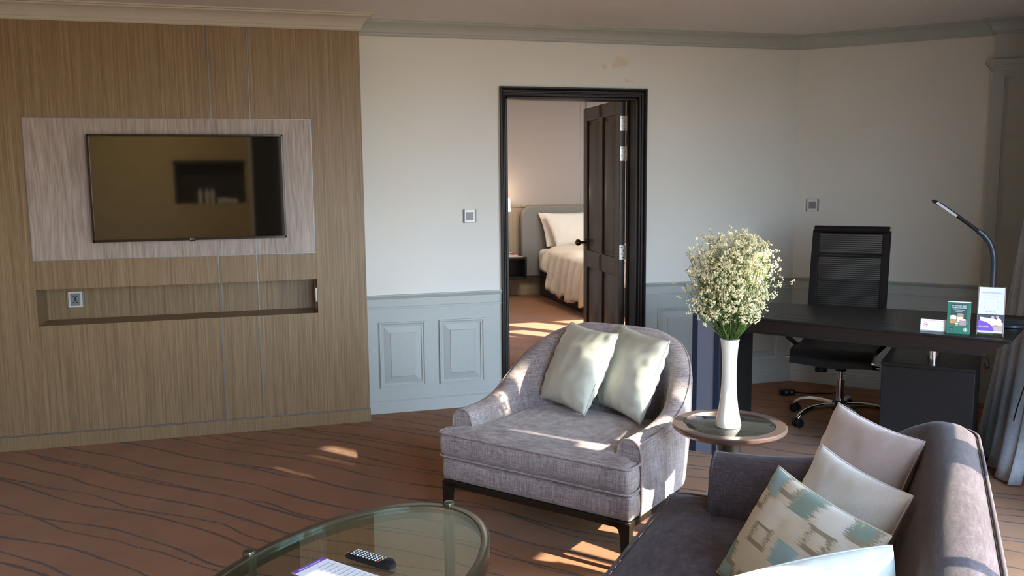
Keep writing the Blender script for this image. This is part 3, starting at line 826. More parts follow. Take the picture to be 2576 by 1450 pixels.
def make_shell(root, W, v0, v1, rx, ry, T, z0, zin, htab, flare, mat, back_bulge=.02, inner_slope=.0):
    path = shell_path(W, v0, v1, rx, ry)
    secs = []; ridge = []; front_l = None; outer_edge = []
    for (p, nrm) in path:
        v = p[1]; h = interp(htab, v) + back_bulge * smooth(v1 - .22, v1, v) * max(0, math.sin(PI * p[0] / W))
        T_ = T; r = T_ / 2
        fl = flare * smooth(v0 + .1, v1, v)
        sec = []
        def at(d, z):   # d inward distance
            o = -fl * (z - z0) / (h - z0)
            return (p[0] + nrm[0] * (d + o), p[1] + nrm[1] * (d + o), z)
        sl = inner_slope * smooth(v0 + .2, v1, v)
        for q in range(5): sec.append(at(-.006 * math.sin(PI * q / 5), z0 + (h - r - z0) * q / 5))
        for q in range(9):
            a = PI * q / 8; sec.append(at(r - r * math.cos(a), h - r + r * math.sin(a)))
        for q in range(1, 6):
            tt = q / 5; sec.append(at(T_ + sl * tt + .012 * math.sin(PI * tt), h - r - (h - r - zin) * tt))
        sec.append(at(T_ + sl, z0 + .02))
        secs.append(sec)
        outer_edge.append(at(.012, h - .010 if False else h - r + r * math.sin(PI * .22)))
    m = MB(); m.loft(secs); o = m.build('backrest_shell', mat, root, smooth=50)
    pp = MB(); pp.tube([Vector(q) + Vector((0, 0, .002)) for q in outer_edge], .005, 6)
    for sec in (secs[0], secs[-1]): pp.tube([Vector(q) for q in sec[:19]], .005, 6)
    pp.build('piping', mat, o, smooth=180)
    return path
def cushion_mesh(outline, z0, z1, r, crown, cx, cy):
    m = MB(); secs = []
    levels = [(-r, z0), (-r * .3, z0 + r * .25), (0, z0 + r), (.002, (z0 + z1) / 2), (0, z1 - r * .9), (-r * .25, z1 - r * .2), (-r * .8, z1)]
    n = len(outline)
    def off(d):
        res = []
        for i in range(n):
            a = Vector(outline[i - 1]); b = Vector(outline[i]); c = Vector(outline[(i + 1) % n])
            d1 = (b - a).normalized(); d2 = (c - b).normalized()
            nn = Vector((d1.y, -d1.x)) + Vector((d2.y, -d2.x)); nn.normalize()
            res.append(b + nn * d)
        return res
    for d, z in levels: secs.append([(p.x, p.y, z) for p in off(d)])
    last = off(-r * .8)
    for s_ in (.93, .82, .68, .5, .3, .12, .03):
        secs.append([(cx + (p.x - cx) * s_, cy + (p.y - cy) * s_, z1 + crown * (1 - s_ ** 3)) for p in last])
    m.loft(secs)
    return m, [(p.x, p.y) for p in off(.001)]
def round_poly(pts, r, k=5):
    out = []; n = len(pts)
    for i in range(n):
        a, b, c = Vector(pts[i - 1]), Vector(pts[i]), Vector(pts[(i + 1) % n])
        ra = min(r if isinstance(r, (int, float)) else r[i], (a - b).length * .45, (c - b).length * .45)
        p0 = b + (a - b).normalized() * ra; p1 = b + (c - b).normalized() * ra
        for j in range(k + 1):
            t = j / k; out.append(tuple((p0 * (1 - t) + b * t) * (1 - t) + (b * (1 - t) + p1 * t) * t))
    # densify
    res = []
    for i in range(len(out)):
        a, b = Vector(out[i]), Vector(out[(i + 1) % len(out)]); L = (b - a).length; q = max(1, int(L / .06))
        for j in range(q): res.append(tuple(a + (b - a) * j / q))
    return res
def leg_mesh(sx, sy, h=.20, t=.03):
    """curved bracket leg: profile in u,z extruded by t; sx, sy = direction towards the seat centre"""
    prof = [(0, h), (.085, h), (.085, h - .016), (.068, h - .018), (.052, h - .028), (.044, h - .05), (.040, h - .09), (.033, 0), (.010, 0), (.002, h - .12)]
    return MB().loft([[(sx * u, 0, z) for u, z in prof], [(sx * u, sy * t, z) for u, z in prof]])

# armchair
A1 = Vector((.637, -.771, 0)).normalized(); AANG = math.atan2(A1.y, A1.x)
ac = thing('armchair', 'wide lilac-grey linen armchair with curved back and two cushions', 'armchair', (.690, 3.650, 0), AANG)
W, DP = .915, .80
htab = [(.09, .505), (.28, .508), (.38, .525), (.46, .555), (.54, .61), (.62, .675), (.69, .73), (.75, .77), (.79, .79), (.80, .80)]
make_shell(ac, W, .10, DP, .30, .36, .098, .205, .33, htab, .035, 'chair')
base_out = round_poly([(0, .012), (W, .012), (W, DP - .36), (W - .30 + .08, DP - .03), (.30 - .08, DP - .03), (0, DP - .36)], [.02, .02, .25, .25, .25, .25])
m, edge = cushion_mesh(base_out, .205, .305, .02, .0, W / 2, DP / 2); m.build('seat_base', 'chair', ac, smooth=60)
tc_out = round_poly([(-.005, -.008), (W + .005, -.008), (W + .005, .10), (W - .098, .10), (W - .098, DP - .14), (.098, DP - .14), (.098, .10), (-.005, .10)], [.035, .035, .03, .012, .1, .1, .012, .03])
m, edge = cushion_mesh(tc_out, .312, .428, .03, .022, W / 2, .34); sc_ = m.build('seat_cushion', 'chair', ac, smooth=60)
pp = MB(); pp.tube([(x, y, .420) for x, y in edge], .0052, 6, closed=True); pp.tube([(x, y, .320) for x, y in edge], .004, 6, closed=True); pp.build('piping', 'chair', sc_, smooth=180)
fb = MB(); fr_out = base_out
fb.prism(fr_out, .178, .206); fb.build('frame_rail', 'darkmetal', ac, bevel=.002)
for (x, y, sx, sy) in ((0.0, .012, 1, 1), (W, .012, -1, 1), (.10, DP - .10, 1, -1), (W - .10, DP - .10, -1, -1)):
    l = leg_mesh(sx, sy).build('leg', 'darkmetal', ac, bevel=.002); l.location = (x, y, 0)

# sofa
th = math.radians(49); Sd = Vector((math.cos(th), math.sin(th), 0)); Qd = Vector((math.sin(th), -math.cos(th), 0))
def SQ(s, q, z): return Sd * s + Qd * q + Vector((0, 0, z))
so = thing('sofa', 'long dark mauve-grey sofa with curved back at the right', 'sofa', SQ(2.905, -.755, 0), math.atan2(-Sd.y, -Sd.x))
SW, SV = 2.25, .91
st = [(.12, .605), (.30, .61), (.46, .625), (.58, .66), (.68, .715), (.77, .765), (.85, .80), (.91, .815)]
make_shell(so, SW, .155, SV, .26, .28, .150, .205, .38, st, .01, 'sofa', .02, .07)
b_out = round_poly([(0, .012), (SW, .012), (SW, SV - .26), (SW - .2, SV - .03), (.2, SV - .03), (0, SV - .26)], [.02, .02, .2, .2, .2, .2])
m, edge = cushion_mesh(b_out, .205, .305, .02, 0, SW / 2, SV / 2); m.build('seat_base', 'sofa', so, smooth=60)
t_out = round_poly([(-.004, -.006), (SW + .004, -.006), (SW + .004, .15), (SW - .155, .15), (SW - .155, SV - .16), (.155, SV - .16), (.155, .15), (-.004, .15)], [.06, .06, .03, .012, .08, .08, .012, .03])
m, edge = cushion_mesh(t_out, .31, .425, .03, .018, SW / 2, .4); sc_ = m.build('seat_cushion', 'sofa', so, smooth=60)
pp = MB(); pp.tube([(x, y, .418) for x, y in edge], .0055, 6, closed=True); pp.build('piping', 'sofa', sc_, smooth=180)
MB().prism(b_out, .178, .206).build('frame_rail', 'darkmetal', so, bevel=.002)
for (x, y, sx, sy) in ((0.0, .012, 1, 1), (SW, .012, -1, 1), (.10, SV - .12, 1, -1), (SW - .10, SV - .12, -1, -1)):
    l = leg_mesh(sx, sy).build('leg', 'darkmetal', so, bevel=.002); l.location = (x, y, 0)

# cushions
pillow('cushion', [(1.41, 3.97, .815), (1.49, 3.575, .818), (1.325, 3.56, .462), (1.235, 3.93, .462)], .165, 'silk', 'sage satin cushion at the left on the armchair', seed=1, wr=.009)
pillow('cushion', [(1.60, 3.79, .82), (1.655, 3.395, .81), (1.52, 3.40, .452), (1.45, 3.78, .46)], .165, 'silk', 'sage satin cushion at the right on the armchair, behind the other', seed=2, wr=.009)
def sqc(*c): return [SQ(*k) for k in c]
pillow('cushion', sqc((2.839, -.225, .81), (2.542, .02, .80), (2.46, -.09, .445), (2.745, -.34, .445)), .14, 'lilacsilk', 'dusty pink satin cushion nearest the far arm of the sofa', seed=4)
pillow('cushion', sqc((2.53, -.24, .762), (2.22, -.001, .755), (2.15, -.11, .44), (2.45, -.36, .44)), .13, 'whitesilk', 'ivory satin cushion behind the patterned one on the sofa', seed=6)
pillow('cushion', sqc((2.355, -.33, .742), (1.985, -.04, .74), (1.91, -.17, .44), (2.29, -.475, .445)), .11, 'ikat', 'cream cushion with sage and taupe brushstroke pattern', seed=8, wr=.002)
pillow('cushion', sqc((1.67, -.345, .715), (1.81, -.035, .79), (1.62, -.01, .46), (1.48, -.38, .45)), .17, 'aquasilk', 'pale aqua satin cushion, nearest one on the sofa', seed=9, pinch=-.045, wr=.006)

# ------------------------------------------------------------------ coffee table
CT = Vector((.171, 2.370, 0)); CA, CB = .583, .344; CANG = math.radians(48.5)
ct = thing('coffee_table', 'oval glass coffee table with olive bronze rim', 'coffee table', CT, CANG)
TZ = .42
m = MB(); secs = []
for k in range(96):
    a = 2 * PI * k / 96
    nx, ny = math.cos(a) / CA, math.sin(a) / CB; L = math.hypot(nx, ny); nx /= L; ny /= L
    sec = []
    for (d, z) in ((0, -.052), (.002, -.004), (-.003, 0), (-.024, 0), (-.027, -.003), (-.027, -.010), (-.020, -.014), (-.012, -.016), (-.012, -.052)):
        sec.append((CA * math.cos(a) + nx * d, CB * math.sin(a) + ny * d, TZ + z))
    secs.append(sec)
m.loft(secs, cap=False, ring=True); m.build('rim', 'rimmetal', ct, smooth=40)
m = MB(); el = [((CA - .0275) * math.cos(2 * PI * k / 96), (CB - .0275) * math.sin(2 * PI * k / 96)) for k in range(96)]
m.prism(el, TZ - .013, TZ - .003); m.build('glass_top', 'glass', ct, smooth=30)
for (x, y) in ((CA, 0), (-CA, 0), (0, CB), (0, -CB)):
    m = MB(); k = .001; m.lathe([(.002, 0), (.019, 0), (.019, TZ + .001), (.017, TZ + .007), (.002, TZ + .010)], (x * (1 + .002 / abs(x or 1)), y, 0), 28); m.build('leg', 'rimmetal', ct, smooth=40)
# remote control
rc = thing('remote_control', 'black television remote control with white buttons on glass table', 'remote control', (.2535, 2.4375, TZ - .003), math.atan2(2.395 - 2.517, .324 - .218))
m = MB(); secs = []
for i in range(13):
    x = -.083 + .166 * i / 12; w = .0225 if i < 9 else .0225 - .004 * ((i - 8) / 4) ** 2; hgt = .017 + (.004 if i > 9 else 0)
    if i in (0, 12): w -= .004; hgt -= .006
    secs.append([(x, -w, .002), (x, -w + .004, 0), (x, w - .004, 0), (x, w, .002), (x, w, hgt - .004), (x, w - .004, hgt), (x, -w + .004, hgt), (x, -w, hgt - .004)])
m.loft(secs); m.build('remote_body', 'black', rc, smooth=50)
for i in range(11):
    for j in range(4):
        mt = 'button'
        if i == 0 and j == 0: mt = 'butred'
        elif i == 0: continue
        if i == 10: mt = ('butred', 'butgreen', 'butyellow', 'butblue')[j]
        MB().lathe([(.0008, 0), (.0032, 0), (.0030, .0018), (.0008, .0022)], (-.074 + i * .0116, -.0145 + j * .0097, .017), 10).build('button', mt, rc, smooth=40)
# information leaflet
br = thing('leaflet', 'white leaflet with purple heading band on the glass table', 'leaflet', (.0755, 2.469, TZ - .0025), math.atan2(2.352 - 2.511, .25 - .117))
MB().bb((0, -.060, 0), (.26, .060, .0012)).build('paper', 'white', br)
MB().bb((0, -.060, .0012), (.017, .060, .0016)).build('heading_band', 'purple', br)
text_mesh('heading_text', 'Experience your daily activities', .0085, 'white', br, Matrix.Translation((.0095, 0, .0018)) @ Matrix.Rotation(PI / 2, 4, 'Z'), sx=.72)
m = MB()
for i in range(9):
    L = .05 + .03 * ((i * 7) % 5) / 5
    m.bb((.04 + i * .02, .05 - L, .0012), (.0425 + i * .02, .05, .0015))
m.build('printed_lines', 'greyprint', br)

# ------------------------------------------------------------------ side table, vase, flowers
SX, SY, SZ = 1.662, 2.897, .58
stb = thing('side_table', 'round side table with black glass top and bronze pedestal', 'side table', (SX, SY, 0))
m = MB(); m.lathe([(.170, SZ - .004), (.172, SZ), (.208, SZ), (.213, SZ - .004), (.212, SZ - .014), (.195, SZ - .028), (.12, SZ - .034), (.08, SZ - .036)], n=72); m.build('top_rim', 'copper', stb, smooth=35)
m = MB(); m.lathe([(.001, SZ - .012), (.171, SZ - .012), (.171, SZ - .004), (.164, SZ - .001), (.001, SZ - .001)], n=72); m.build('glass_top', 'blackglass', stb, smooth=30)
m = MB(); m.lathe([(.11, SZ - .034), (.06, SZ - .045), (.046, SZ - .07), (.045, SZ - .11), (.055, SZ - .17), (.075, SZ - .26), (.10, SZ - .36), (.13, SZ - .46), (.155, .03), (.165, .012), (.165, 0), (.01, 0)], n=56); m.build('pedestal', 'gunmetal', stb, smooth=35)
VX, VY = 1.643, 2.872
va = thing('vase', 'tall slender white ceramic vase on the round side table', 'vase', (VX, VY, SZ)); va.scale = (.97,) * 3
vp = [(.002, 0), (.044, 0), (.046, .004), (.042, .03), (.034, .075), (.029, .12), (.0265, .17), (.0258, .21), (.0265, .26), (.029, .305), (.0325, .335), (.034, .34), (.0315, .338), (.026, .30), (.022, .2), (.02, .1), (.002, .08)]
MB().lathe([(r_ * 1.07, z_) for r_, z_ in vp], n=48).build('vase_body', 'vase', va, smooth=60)
MB().lathe([(.0337, .3375), (.0364, .342), (.0369, .3395), (.0353, .3365)], n=48).build('lip', 'vase', va)
fl_ = thing('flower_bunch', 'bunch of dried cream statice flowers with green stems in the vase', 'flowers', (VX, VY, SZ + .33)); fl_.scale = (1.03,) * 3
ST = MB(); BLm = MB()
CR = r2.normalized()   # widths measured across the view, used only for the bunch's overall outline
right = Vector((.9625, -.271, 0)).normalized()
octa = [(1, 0, 0), (-1, 0, 0), (0, 1, 0), (0, -1, 0), (0, 0, 1), (0, 0, -1)]
of = [(0, 2, 4), (2, 1, 4), (1, 3, 4), (3, 0, 4), (2, 0, 5), (1, 2, 5), (3, 1, 5), (0, 3, 5)]
def blob(p, r):
    k = random.uniform(0, 3); ca, sa = math.cos(k), math.sin(k)
    sx, sy, sz = (random.uniform(.7, 1.3) for _ in range(3))
    BLm.add([(p[0] + r * (x * ca * sx - y * sa * sy), p[1] + r * (x * sa * sx + y * ca * sy), p[2] + r * z * sz) for x, y, z in octa], of)
def stem(a, b, c, r0, r1):
    pts = []
    for i in range(5):
        t = i / 4; pts.append(a * (1 - t) ** 2 + b * 2 * t * (1 - t) + c * t * t)
    ST.tube(pts, r0, 4, rs=[r0 + (r1 - r0) * i / 4 for i in range(5)])
    return pts
rnd = random.Random(5)
for k in range(330):
    az = rnd.uniform(0, 2 * PI); u = rnd.random() ** .5
    # ellipsoidal head: centre height .22, radius .19 wide, .2 tall
    zc = .075 + .295 * rnd.random() ** .8
    prof_ = interp([(.05, .085), (.10, .135), (.16, .168), (.22, .172), (.28, .150), (.33, .115), (.37, .07), (.40, .03)], zc)
    R = prof_ * (rnd.uniform(.0, 1.0) ** .42) * rnd.uniform(.82, 1.12); zc *= rnd.uniform(.92, 1.04)
    ca_ = math.cos(az) * right.x + math.sin(az) * right.y
    tip = Vector((math.cos(az) * R, math.sin(az) * R, zc))
    if rnd.random() < .16 and ca_ < -.3: tip = Vector((tip.x * 1.12, tip.y * 1.12, min(tip.z, .25)))
    base = Vector((math.cos(az) * .018 * u, math.sin(az) * .018 * u, -.05))
    lip = Vector((math.cos(az) * .026 * u, math.sin(az) * .026 * u, .003))
    ctrl = Vector((tip.x * .5 + lip.x * .4 + rnd.gauss(0, .014), tip.y * .5 + lip.y * .4 + rnd.gauss(0, .014), tip.z * .5))
    pts = stem(lip, ctrl, tip, .0013, .0007)
    nb = rnd.randint(5, 8)
    for q in range(nb):
        o = pts[rnd.choice((2, 3, 3, 4, 4))]
        d = Vector((rnd.gauss(0, 1), rnd.gauss(0, 1), rnd.uniform(-.1, 1.4))).normalized() * rnd.uniform(.018, .042)
        e = o + d
        if e.z < .045: continue
        ST.tube([o, o + d * .5 + Vector((0, 0, -.002)), e], .0006, 3)
        hd = Vector((rnd.gauss(0, 1), rnd.gauss(0, 1), rnd.uniform(0, 1.2))).normalized()
        for w in range(rnd.randint(5, 9)):
            blob(e + hd * (w * .0026) + Vector((rnd.gauss(0, .0028), rnd.gauss(0, .0028), rnd.gauss(0, .0022))), rnd.uniform(.0021, .0038))
o = ST.build('stems', 'stem', fl_, smooth=180); o['kind'] = 'stuff'
o = BLm.build('florets', 'bloom', fl_, smooth=30); o['kind'] = 'stuff'

# ------------------------------------------------------------------ desk
DU = Vector((.614, -.789, 0)).normalized(); DANGZ = math.atan2(DU.y, DU.x)
dk = thing('desk', 'black executive desk with panel leg and chrome post', 'desk', (2.222, 4.275, 0), DANGZ)
HD = .775; TT = .012; BH = .085
top = [(0, 0), (1.512, 0), (1.512, .82), (.10, .56), (0, .55)]
MB().prism(top, HD - TT, HD).build('desktop', 'desk', dk, bevel=.003)
m = MB(); ins = lambda k: [(k * .3 + .0, .006 + k * .1), (1.512 - k, .006 + k * .1), (1.512 - k, .80 - k * .3), (.11, .545 - k * .3), (.0, .54 - k * .3)]
m.loft([[(x, y, HD - BH) for x, y in ins(.10)], [(x, y, HD - BH + .012) for x, y in ins(.10)]]); m.build('lower_edge', 'desk', dk, bevel=.002)
m = MB(); m.loft([[(x, y, HD - BH + .012) for x, y in ins(.094)], [(x, y, HD - TT) for x, y in ins(.012)]]); m.build('apron', 'deskbrown', dk)
# inlay outline on top
m = MB()
wv = [(.395, .145), (.39, .02 + .09), (.9, .105), (.96, .105), (.962, .14)]
def line(a, b, w=.0016):
    a, b = Vector(a), Vector(b); n_ = Vector((-(b - a).y, (b - a).x)).normalized() * w
    m.prism([tuple(a + n_), tuple(b + n_), tuple(b - n_), tuple(a - n_)], HD - .0005, HD + .0008)
line((.415, .085), (.975, .075)); line((.415, .085), (.43, .20)); line((.975, .075), (.985, .19)); line((.43, .20), (.56, .21)); line((.985, .19), (.86, .20))
m.build('inlay_line', 'hole', dk)
# panel leg
LW = .145
m = MB(); m.bb((0, 0, 0), (LW, .012, HD - TT)); m.build('leg_face', 'deskblue', dk)
m = MB(); m.bb((-.004, -.004, 0), (.026, .02, HD - TT)); m.bb((LW - .02, -.004, 0), (LW + .006, .02, HD - TT)); m.build('leg_edge', 'deskedge', dk)
m = MB(); m.bb((.0, .012, 0), (LW, .50, HD - TT)); m.build('leg_panel', 'desk', dk, bevel=.002)
# cabinet under the desk (aligned with the desk)
pd = thing('drawer_cabinet', 'dark grey drawer cabinet under the right end of the desk', 'cabinet', (2.995, 3.72, 0), math.radians(-45 - 1))
m = MB(); m.bb((0, 0, .0), (.425, .60, .545)); m.build('cabinet_body', 'black', pd, bevel=.003)
MB().bb((-.003, -.004, .545), (.428, .62, .565)).build('cabinet_top', 'desk', pd, bevel=.002)
m = MB()
for z0 in (.02, .2, .38): m.bb((.01, .598, z0), (.415, .606, z0 + .155))
m.build('drawer', 'desk', pd)
E0 = EE(-.285, 4.85, 0)
inv = Matrix.Rotation(-DANGZ, 4, 'Z') @ Matrix.Translation(-Vector((2.222, 4.275, 0)))
pl = inv @ E0
MB().cyl((pl.x, pl.y, .565), (pl.x, pl.y, HD - BH + .004), .030, 32).build('post', 'chrome', dk, smooth=40)
# power strip under the top with cables
pw = inv @ EE(-.10, 4.58, 0)
MB().box((pw.x, pw.y, HD - BH - .012), (.10, .045, .024)).build('power_strip', 'black', dk, bevel=.004)
cb = []
cb_pts = [EE(-.06, 4.60, HD - BH - .01), EE(-.035, 4.62, .64), EE(-.03, 4.66, .60), EE(-.045, 4.75, .575), EE(-.055, 4.9, .57)]
o = MB().tube(cb_pts, .003, 8).build('power_cable', 'black'); tag(o, 'short black cable hanging from the desk underside onto the cabinet', 'cable')
o = MB().tube([EE(.12, 4.78, .775), EE(.155, 4.80, .74), EE(.15, 4.85, .6), EE(.10, 4.95, .35), EE(.06, 5.1, .06), EE(.03, 5.25, .006), EE(-.05, 5.5, .004), EE(-.1, 5.9, .004)], .003, 8).build('power_cable', 'black')
tag(o, 'long thin black lamp cable dropping beside the curtain', 'cable')

# desk lamp
LB = EE(-.005, 4.865, HD)
dl = thing('desk_lamp', 'slim black LED desk lamp bent over the desk', 'lamp', LB, -PI / 4)
MB().lathe([(.002, 0), (.105, 0), (.110, .004), (.110, .014), (.105, .018), (.002, .019)], (.045, 0, 0), 48).build('lamp_base', 'navy', dl, smooth=40)
def strip(path, w, t, name, mat, parent):
    secs = []
    for i, (x, z) in enumerate(path):
        a = path[max(0, i - 1)]; b = path[min(len(path) - 1, i + 1)]
        d = Vector((b[0] - a[0], 0, b[1] - a[1])).normalized(); n_ = Vector((-d.z, 0, d.x))
        c = Vector((x, 0, z)); sec = []
        for k in range(12):
            an = 2 * PI * k / 12; cx = math.copysign(abs(math.cos(an)) ** .6, math.cos(an)); cy = math.copysign(abs(math.sin(an)) ** .6, math.sin(an))
            sec.append(c + n_ * t / 2 * cx + Vector((0, 1, 0)) * w / 2 * cy)
        secs.append(sec)
    return MB().loft(secs).build(name, mat, parent, smooth=50)
stem_p = [(-.034, .015), (-.034, .10), (-.034, .2), (-.034, .30), (-.037, .335), (-.045, .37), (-.06, .405), (-.085, .435), (-.11, .455)]
strip(stem_p, .030, .026, 'lamp_stem', 'navy', dl)
arm_p = [(-.11, .455), (-.16, .485), (-.22, .525), (-.28, .567), (-.325, .598), (-.345, .606), (-.352, .603)]
arm_p = [(-.108, .453), (-.15, .486), (-.20, .524), (-.25, .560), (-.29, .588), (-.312, .600), (-.320, .598)]
ar = strip(arm_p, .034, .018, 'lamp_head', 'black', dl)
dirv = Vector((-.29 + .15, 0, .588 - .486)).normalized(); nn = Vector((dirv.z, 0, -dirv.x)).normalized()
# LED strip on the underside/front of head
cA = Vector((-.205, 0, .528)); cBv = Vector((-.298, 0, .592))
Rm = Matrix((dirv, Vector((0, 1, 0)), dirv.cross(Vector((0, 1, 0))))).transposed()
mid = (cA + cBv) / 2
MB().box(mid + Vector((0, -.0165, 0)), ((cBv - cA).length, .004, .012), mat=Rm).build('light_strip', 'led', ar)

# cards on the desk
CR_ = Matrix.Rotation(PI / 2, 4, 'X')
def card_thing(name, label, cat, loc, rz): return thing(name, label, cat, loc, rz)
nsd = card_thing('table_card', 'small white non-smoking card, leftmost on the desk', 'card', (2.964, 3.424, HD), -PI / 4)
w, h = .112, .052
m = MB(); R10 = Matrix.Rotation(math.radians(-14), 3, 'X')
m.box((w / 2, .006, h / 2 + .004), (w, .0012, h), mat=R10); m.build('card_face', 'white', nsd)
MB().box((w / 2, .03, .001), (w, .055, .0014)).build('card_foot', 'white', nsd)
T0 = Matrix.Translation((w / 2, .006, h / 2 + .004)) @ Matrix.Rotation(math.radians(-14), 4, 'X') @ Matrix.Translation((0, -.0009, 0)) @ CR_
text_mesh('heading', 'NON SMOKING ROOM', .0088, 'red', nsd, T0 @ Matrix.Translation((-.004, .019, 0)), sx=.95)
rg = MB(); rg.tube([(-.034 + .0085 * math.cos(2 * PI * k / 24), .0085 * math.sin(2 * PI * k / 24), .0) for k in range(24)], .0009, 6, closed=True)
rg.box((-.034, 0, 0), (.0155, .0016, .0006), -.75); rg.box((-.034, 0, 0), (.009, .0022, .0004), 0)
ro = rg.build('prohibition_sign', 'red', nsd); ro.data.transform(T0)
tl = MB()
for k, L in enumerate((.05, .03, 0, .046, 0, .05, .045)):
    if L: tl.box((-.008 + L / 2, .010 - k * .0042, 0), (L, .0009, .0004))
tl.box((-.034, -.0145, 0), (.022, .0016, .0004))
to = tl.build('printed_lines', 'greyprint', nsd); to.data.transform(T0)

tn = card_thing('tent_card', 'green folded coffee advertisement card in the middle of the three', 'card', (3.031, 3.334, HD), -PI / 4)
w, h = .096, .145; dp = .062
m = MB()
pf = [(0, 0), (w, 0)]
m.add([(0, 0, 0), (w, 0, 0), (w, dp / 2, h), (0, dp / 2, h)], [(0, 1, 2, 3)])
fo = MB(); 
def slab(p0, p1, p2, p3, th, nm, mt, par):
    P_ = [Vector(p) for p in (p0, p1, p2, p3)]; n_ = (P_[1] - P_[0]).cross(P_[3] - P_[0]).normalized() * th
    return MB().add([*P_, *[p + n_ for p in P_]], [(0, 1, 2, 3), (7, 6, 5, 4), (0, 4, 5, 1), (1, 5, 6, 2), (2, 6, 7, 3), (3, 7, 4, 0)]).build(nm, mt, par)
slab((0, 0, 0), (w, 0, 0), (w, dp / 2, h), (0, dp / 2, h), -.001, 'front_panel', 'green', tn)
slab((w, dp, 0), (0, dp, 0), (0, dp / 2, h), (w, dp / 2, h), -.001, 'back_panel', 'white', tn)
m = MB(); m.add([(w, .002, .002), (w, dp - .002, .002), (w, dp / 2, h)], [(0, 1, 2)]); m.add([(w - .001, .002, .002), (w - .001, dp - .002, .002), (w - .001, dp / 2, h)], [(2, 1, 0)])
sd = MB(); sd.loft([[(w, .001, .0), (w, dp / 2, .026), (w, dp - .001, .0), (w, dp / 2, h - .002)], [(w - .001, .001, .0), (w - .001, dp / 2, .026), (w - .001, dp - .001, .0), (w - .001, dp / 2, h - .002)]]); sd.build('side_panel', 'white', tn)
MB().box((w / 2, dp / 2, h), (w, .003, .003)).build('fold_edge', 'white', tn)
tilt = math.atan2(dp / 2, h); T1 = Matrix.Translation((w / 2, 0, 0)) @ Matrix.Rotation(-tilt, 4, 'X') @ Matrix.Translation((0, -.0006, 0)) @ CR_
H_ = math.hypot(h, dp / 2)
def flat(poly, mt, nm, par, T, lift=.0):
    m = MB(); m.loft([[(x, y, lift) for x, y in poly], [(x, y, lift + .0004) for x, y in poly]]); o = m.build(nm, mt, par); o.data.transform(T); return o
rect = lambda cx, cy, ww, hh_: [(cx - ww / 2, cy - hh_ / 2), (cx + ww / 2, cy - hh_ / 2), (cx + ww / 2, cy + hh_ / 2), (cx - ww / 2, cy + hh_ / 2)]
circ = lambda cx, cy, r, n=24, sy=1.: [(cx + r * math.cos(2 * PI * k / n), cy + r * sy * math.sin(2 * PI * k / n)) for k in range(n)]
flat(rect(0, .100, .068, .078), 'green2', 'poster_field', tn, T1)
text_mesh('headline', 'WE PROUDLY SERVE\nSTARBUCKS COFFEE', .0088, 'white', tn, T1 @ Matrix.Translation((0, .125, .0008)), sx=.76)
m = MB()
for k, L in enumerate((.046, .02, .034)): m.box((0, .1105 - k * .0038, .0006), (L, .0010, .0004))
o = m.build('printed_lines', 'plate', tn); o.data.transform(T1)
flat(rect(.006, .071, .026, .036), 'foam', 'tall_glass_picture', tn, T1, .0005)
flat(rect(.006, .084, .028, .012), 'coffee', 'drink_picture', tn, T1, .0009); flat(circ(.006, .091, .014, 20, .3), 'cocoa', 'drink_picture', tn, T1, .0013)
flat(rect(-.022, .058, .026, .022), 'coffee', 'drink_picture', tn, T1, .0009); flat(rect(-.022, .074, .025, .014), 'foam', 'drink_picture', tn, T1, .0009); flat(circ(-.022, .081, .0125, 20, .35), 'foam', 'drink_picture', tn, T1, .0013)
flat(rect(.018, .052, .027, .026), 'cocoa', 'drink_picture', tn, T1, .0013); flat(circ(.018, .066, .0135, 20, .3), 'foam', 'drink_picture', tn, T1, .0017)
m = MB(); m.tube([(.031 + .007 * math.cos(a), .053 + .009 * math.sin(a), .0012) for a in [(-1.4 + 2.8 * k / 10) for k in range(11)]], .0007, 5); o = m.build('cup_handle_picture', 'greyprint', tn); o.data.transform(T1)
flat(rect(-.006, .042, .012, .012), 'coffee', 'drink_picture', tn, T1, .0015); flat(circ(-.006, .048, .0065, 16, .4), 'foam', 'drink_picture', tn, T1, .0019)
flat(rect(-.029, .022, .017, .017), 'darkprint', 'label_square', tn, T1); flat(rect(-.029, .019, .012, .003), 'plate', 'label_text', tn, T1, .0005)
# round emblem
em = MB(); em.tube([(.030 + .0082 * math.cos(2 * PI * k / 24), .020 + .0082 * math.sin(2 * PI * k / 24), .0006) for k in range(24)], .0007, 5, closed=True)
em.loft([[(x, y, .0004) for x, y in circ(.030, .0195, .0035, 12, 1.5)], [(x, y, .0009) for x, y in circ(.030, .0195, .0035, 12, 1.5)]])
for sgn in (-1, 1):
    for k in range(3): em.box((.030 + sgn * .0055, .0165 + k * .003, .0006), (.0028, .0012, .0004), sgn * .5)
em.box((.030, .0265, .0006), (.004, .002, .0004)); o = em.build('round_emblem', 'white', tn); o.data.transform(T1)

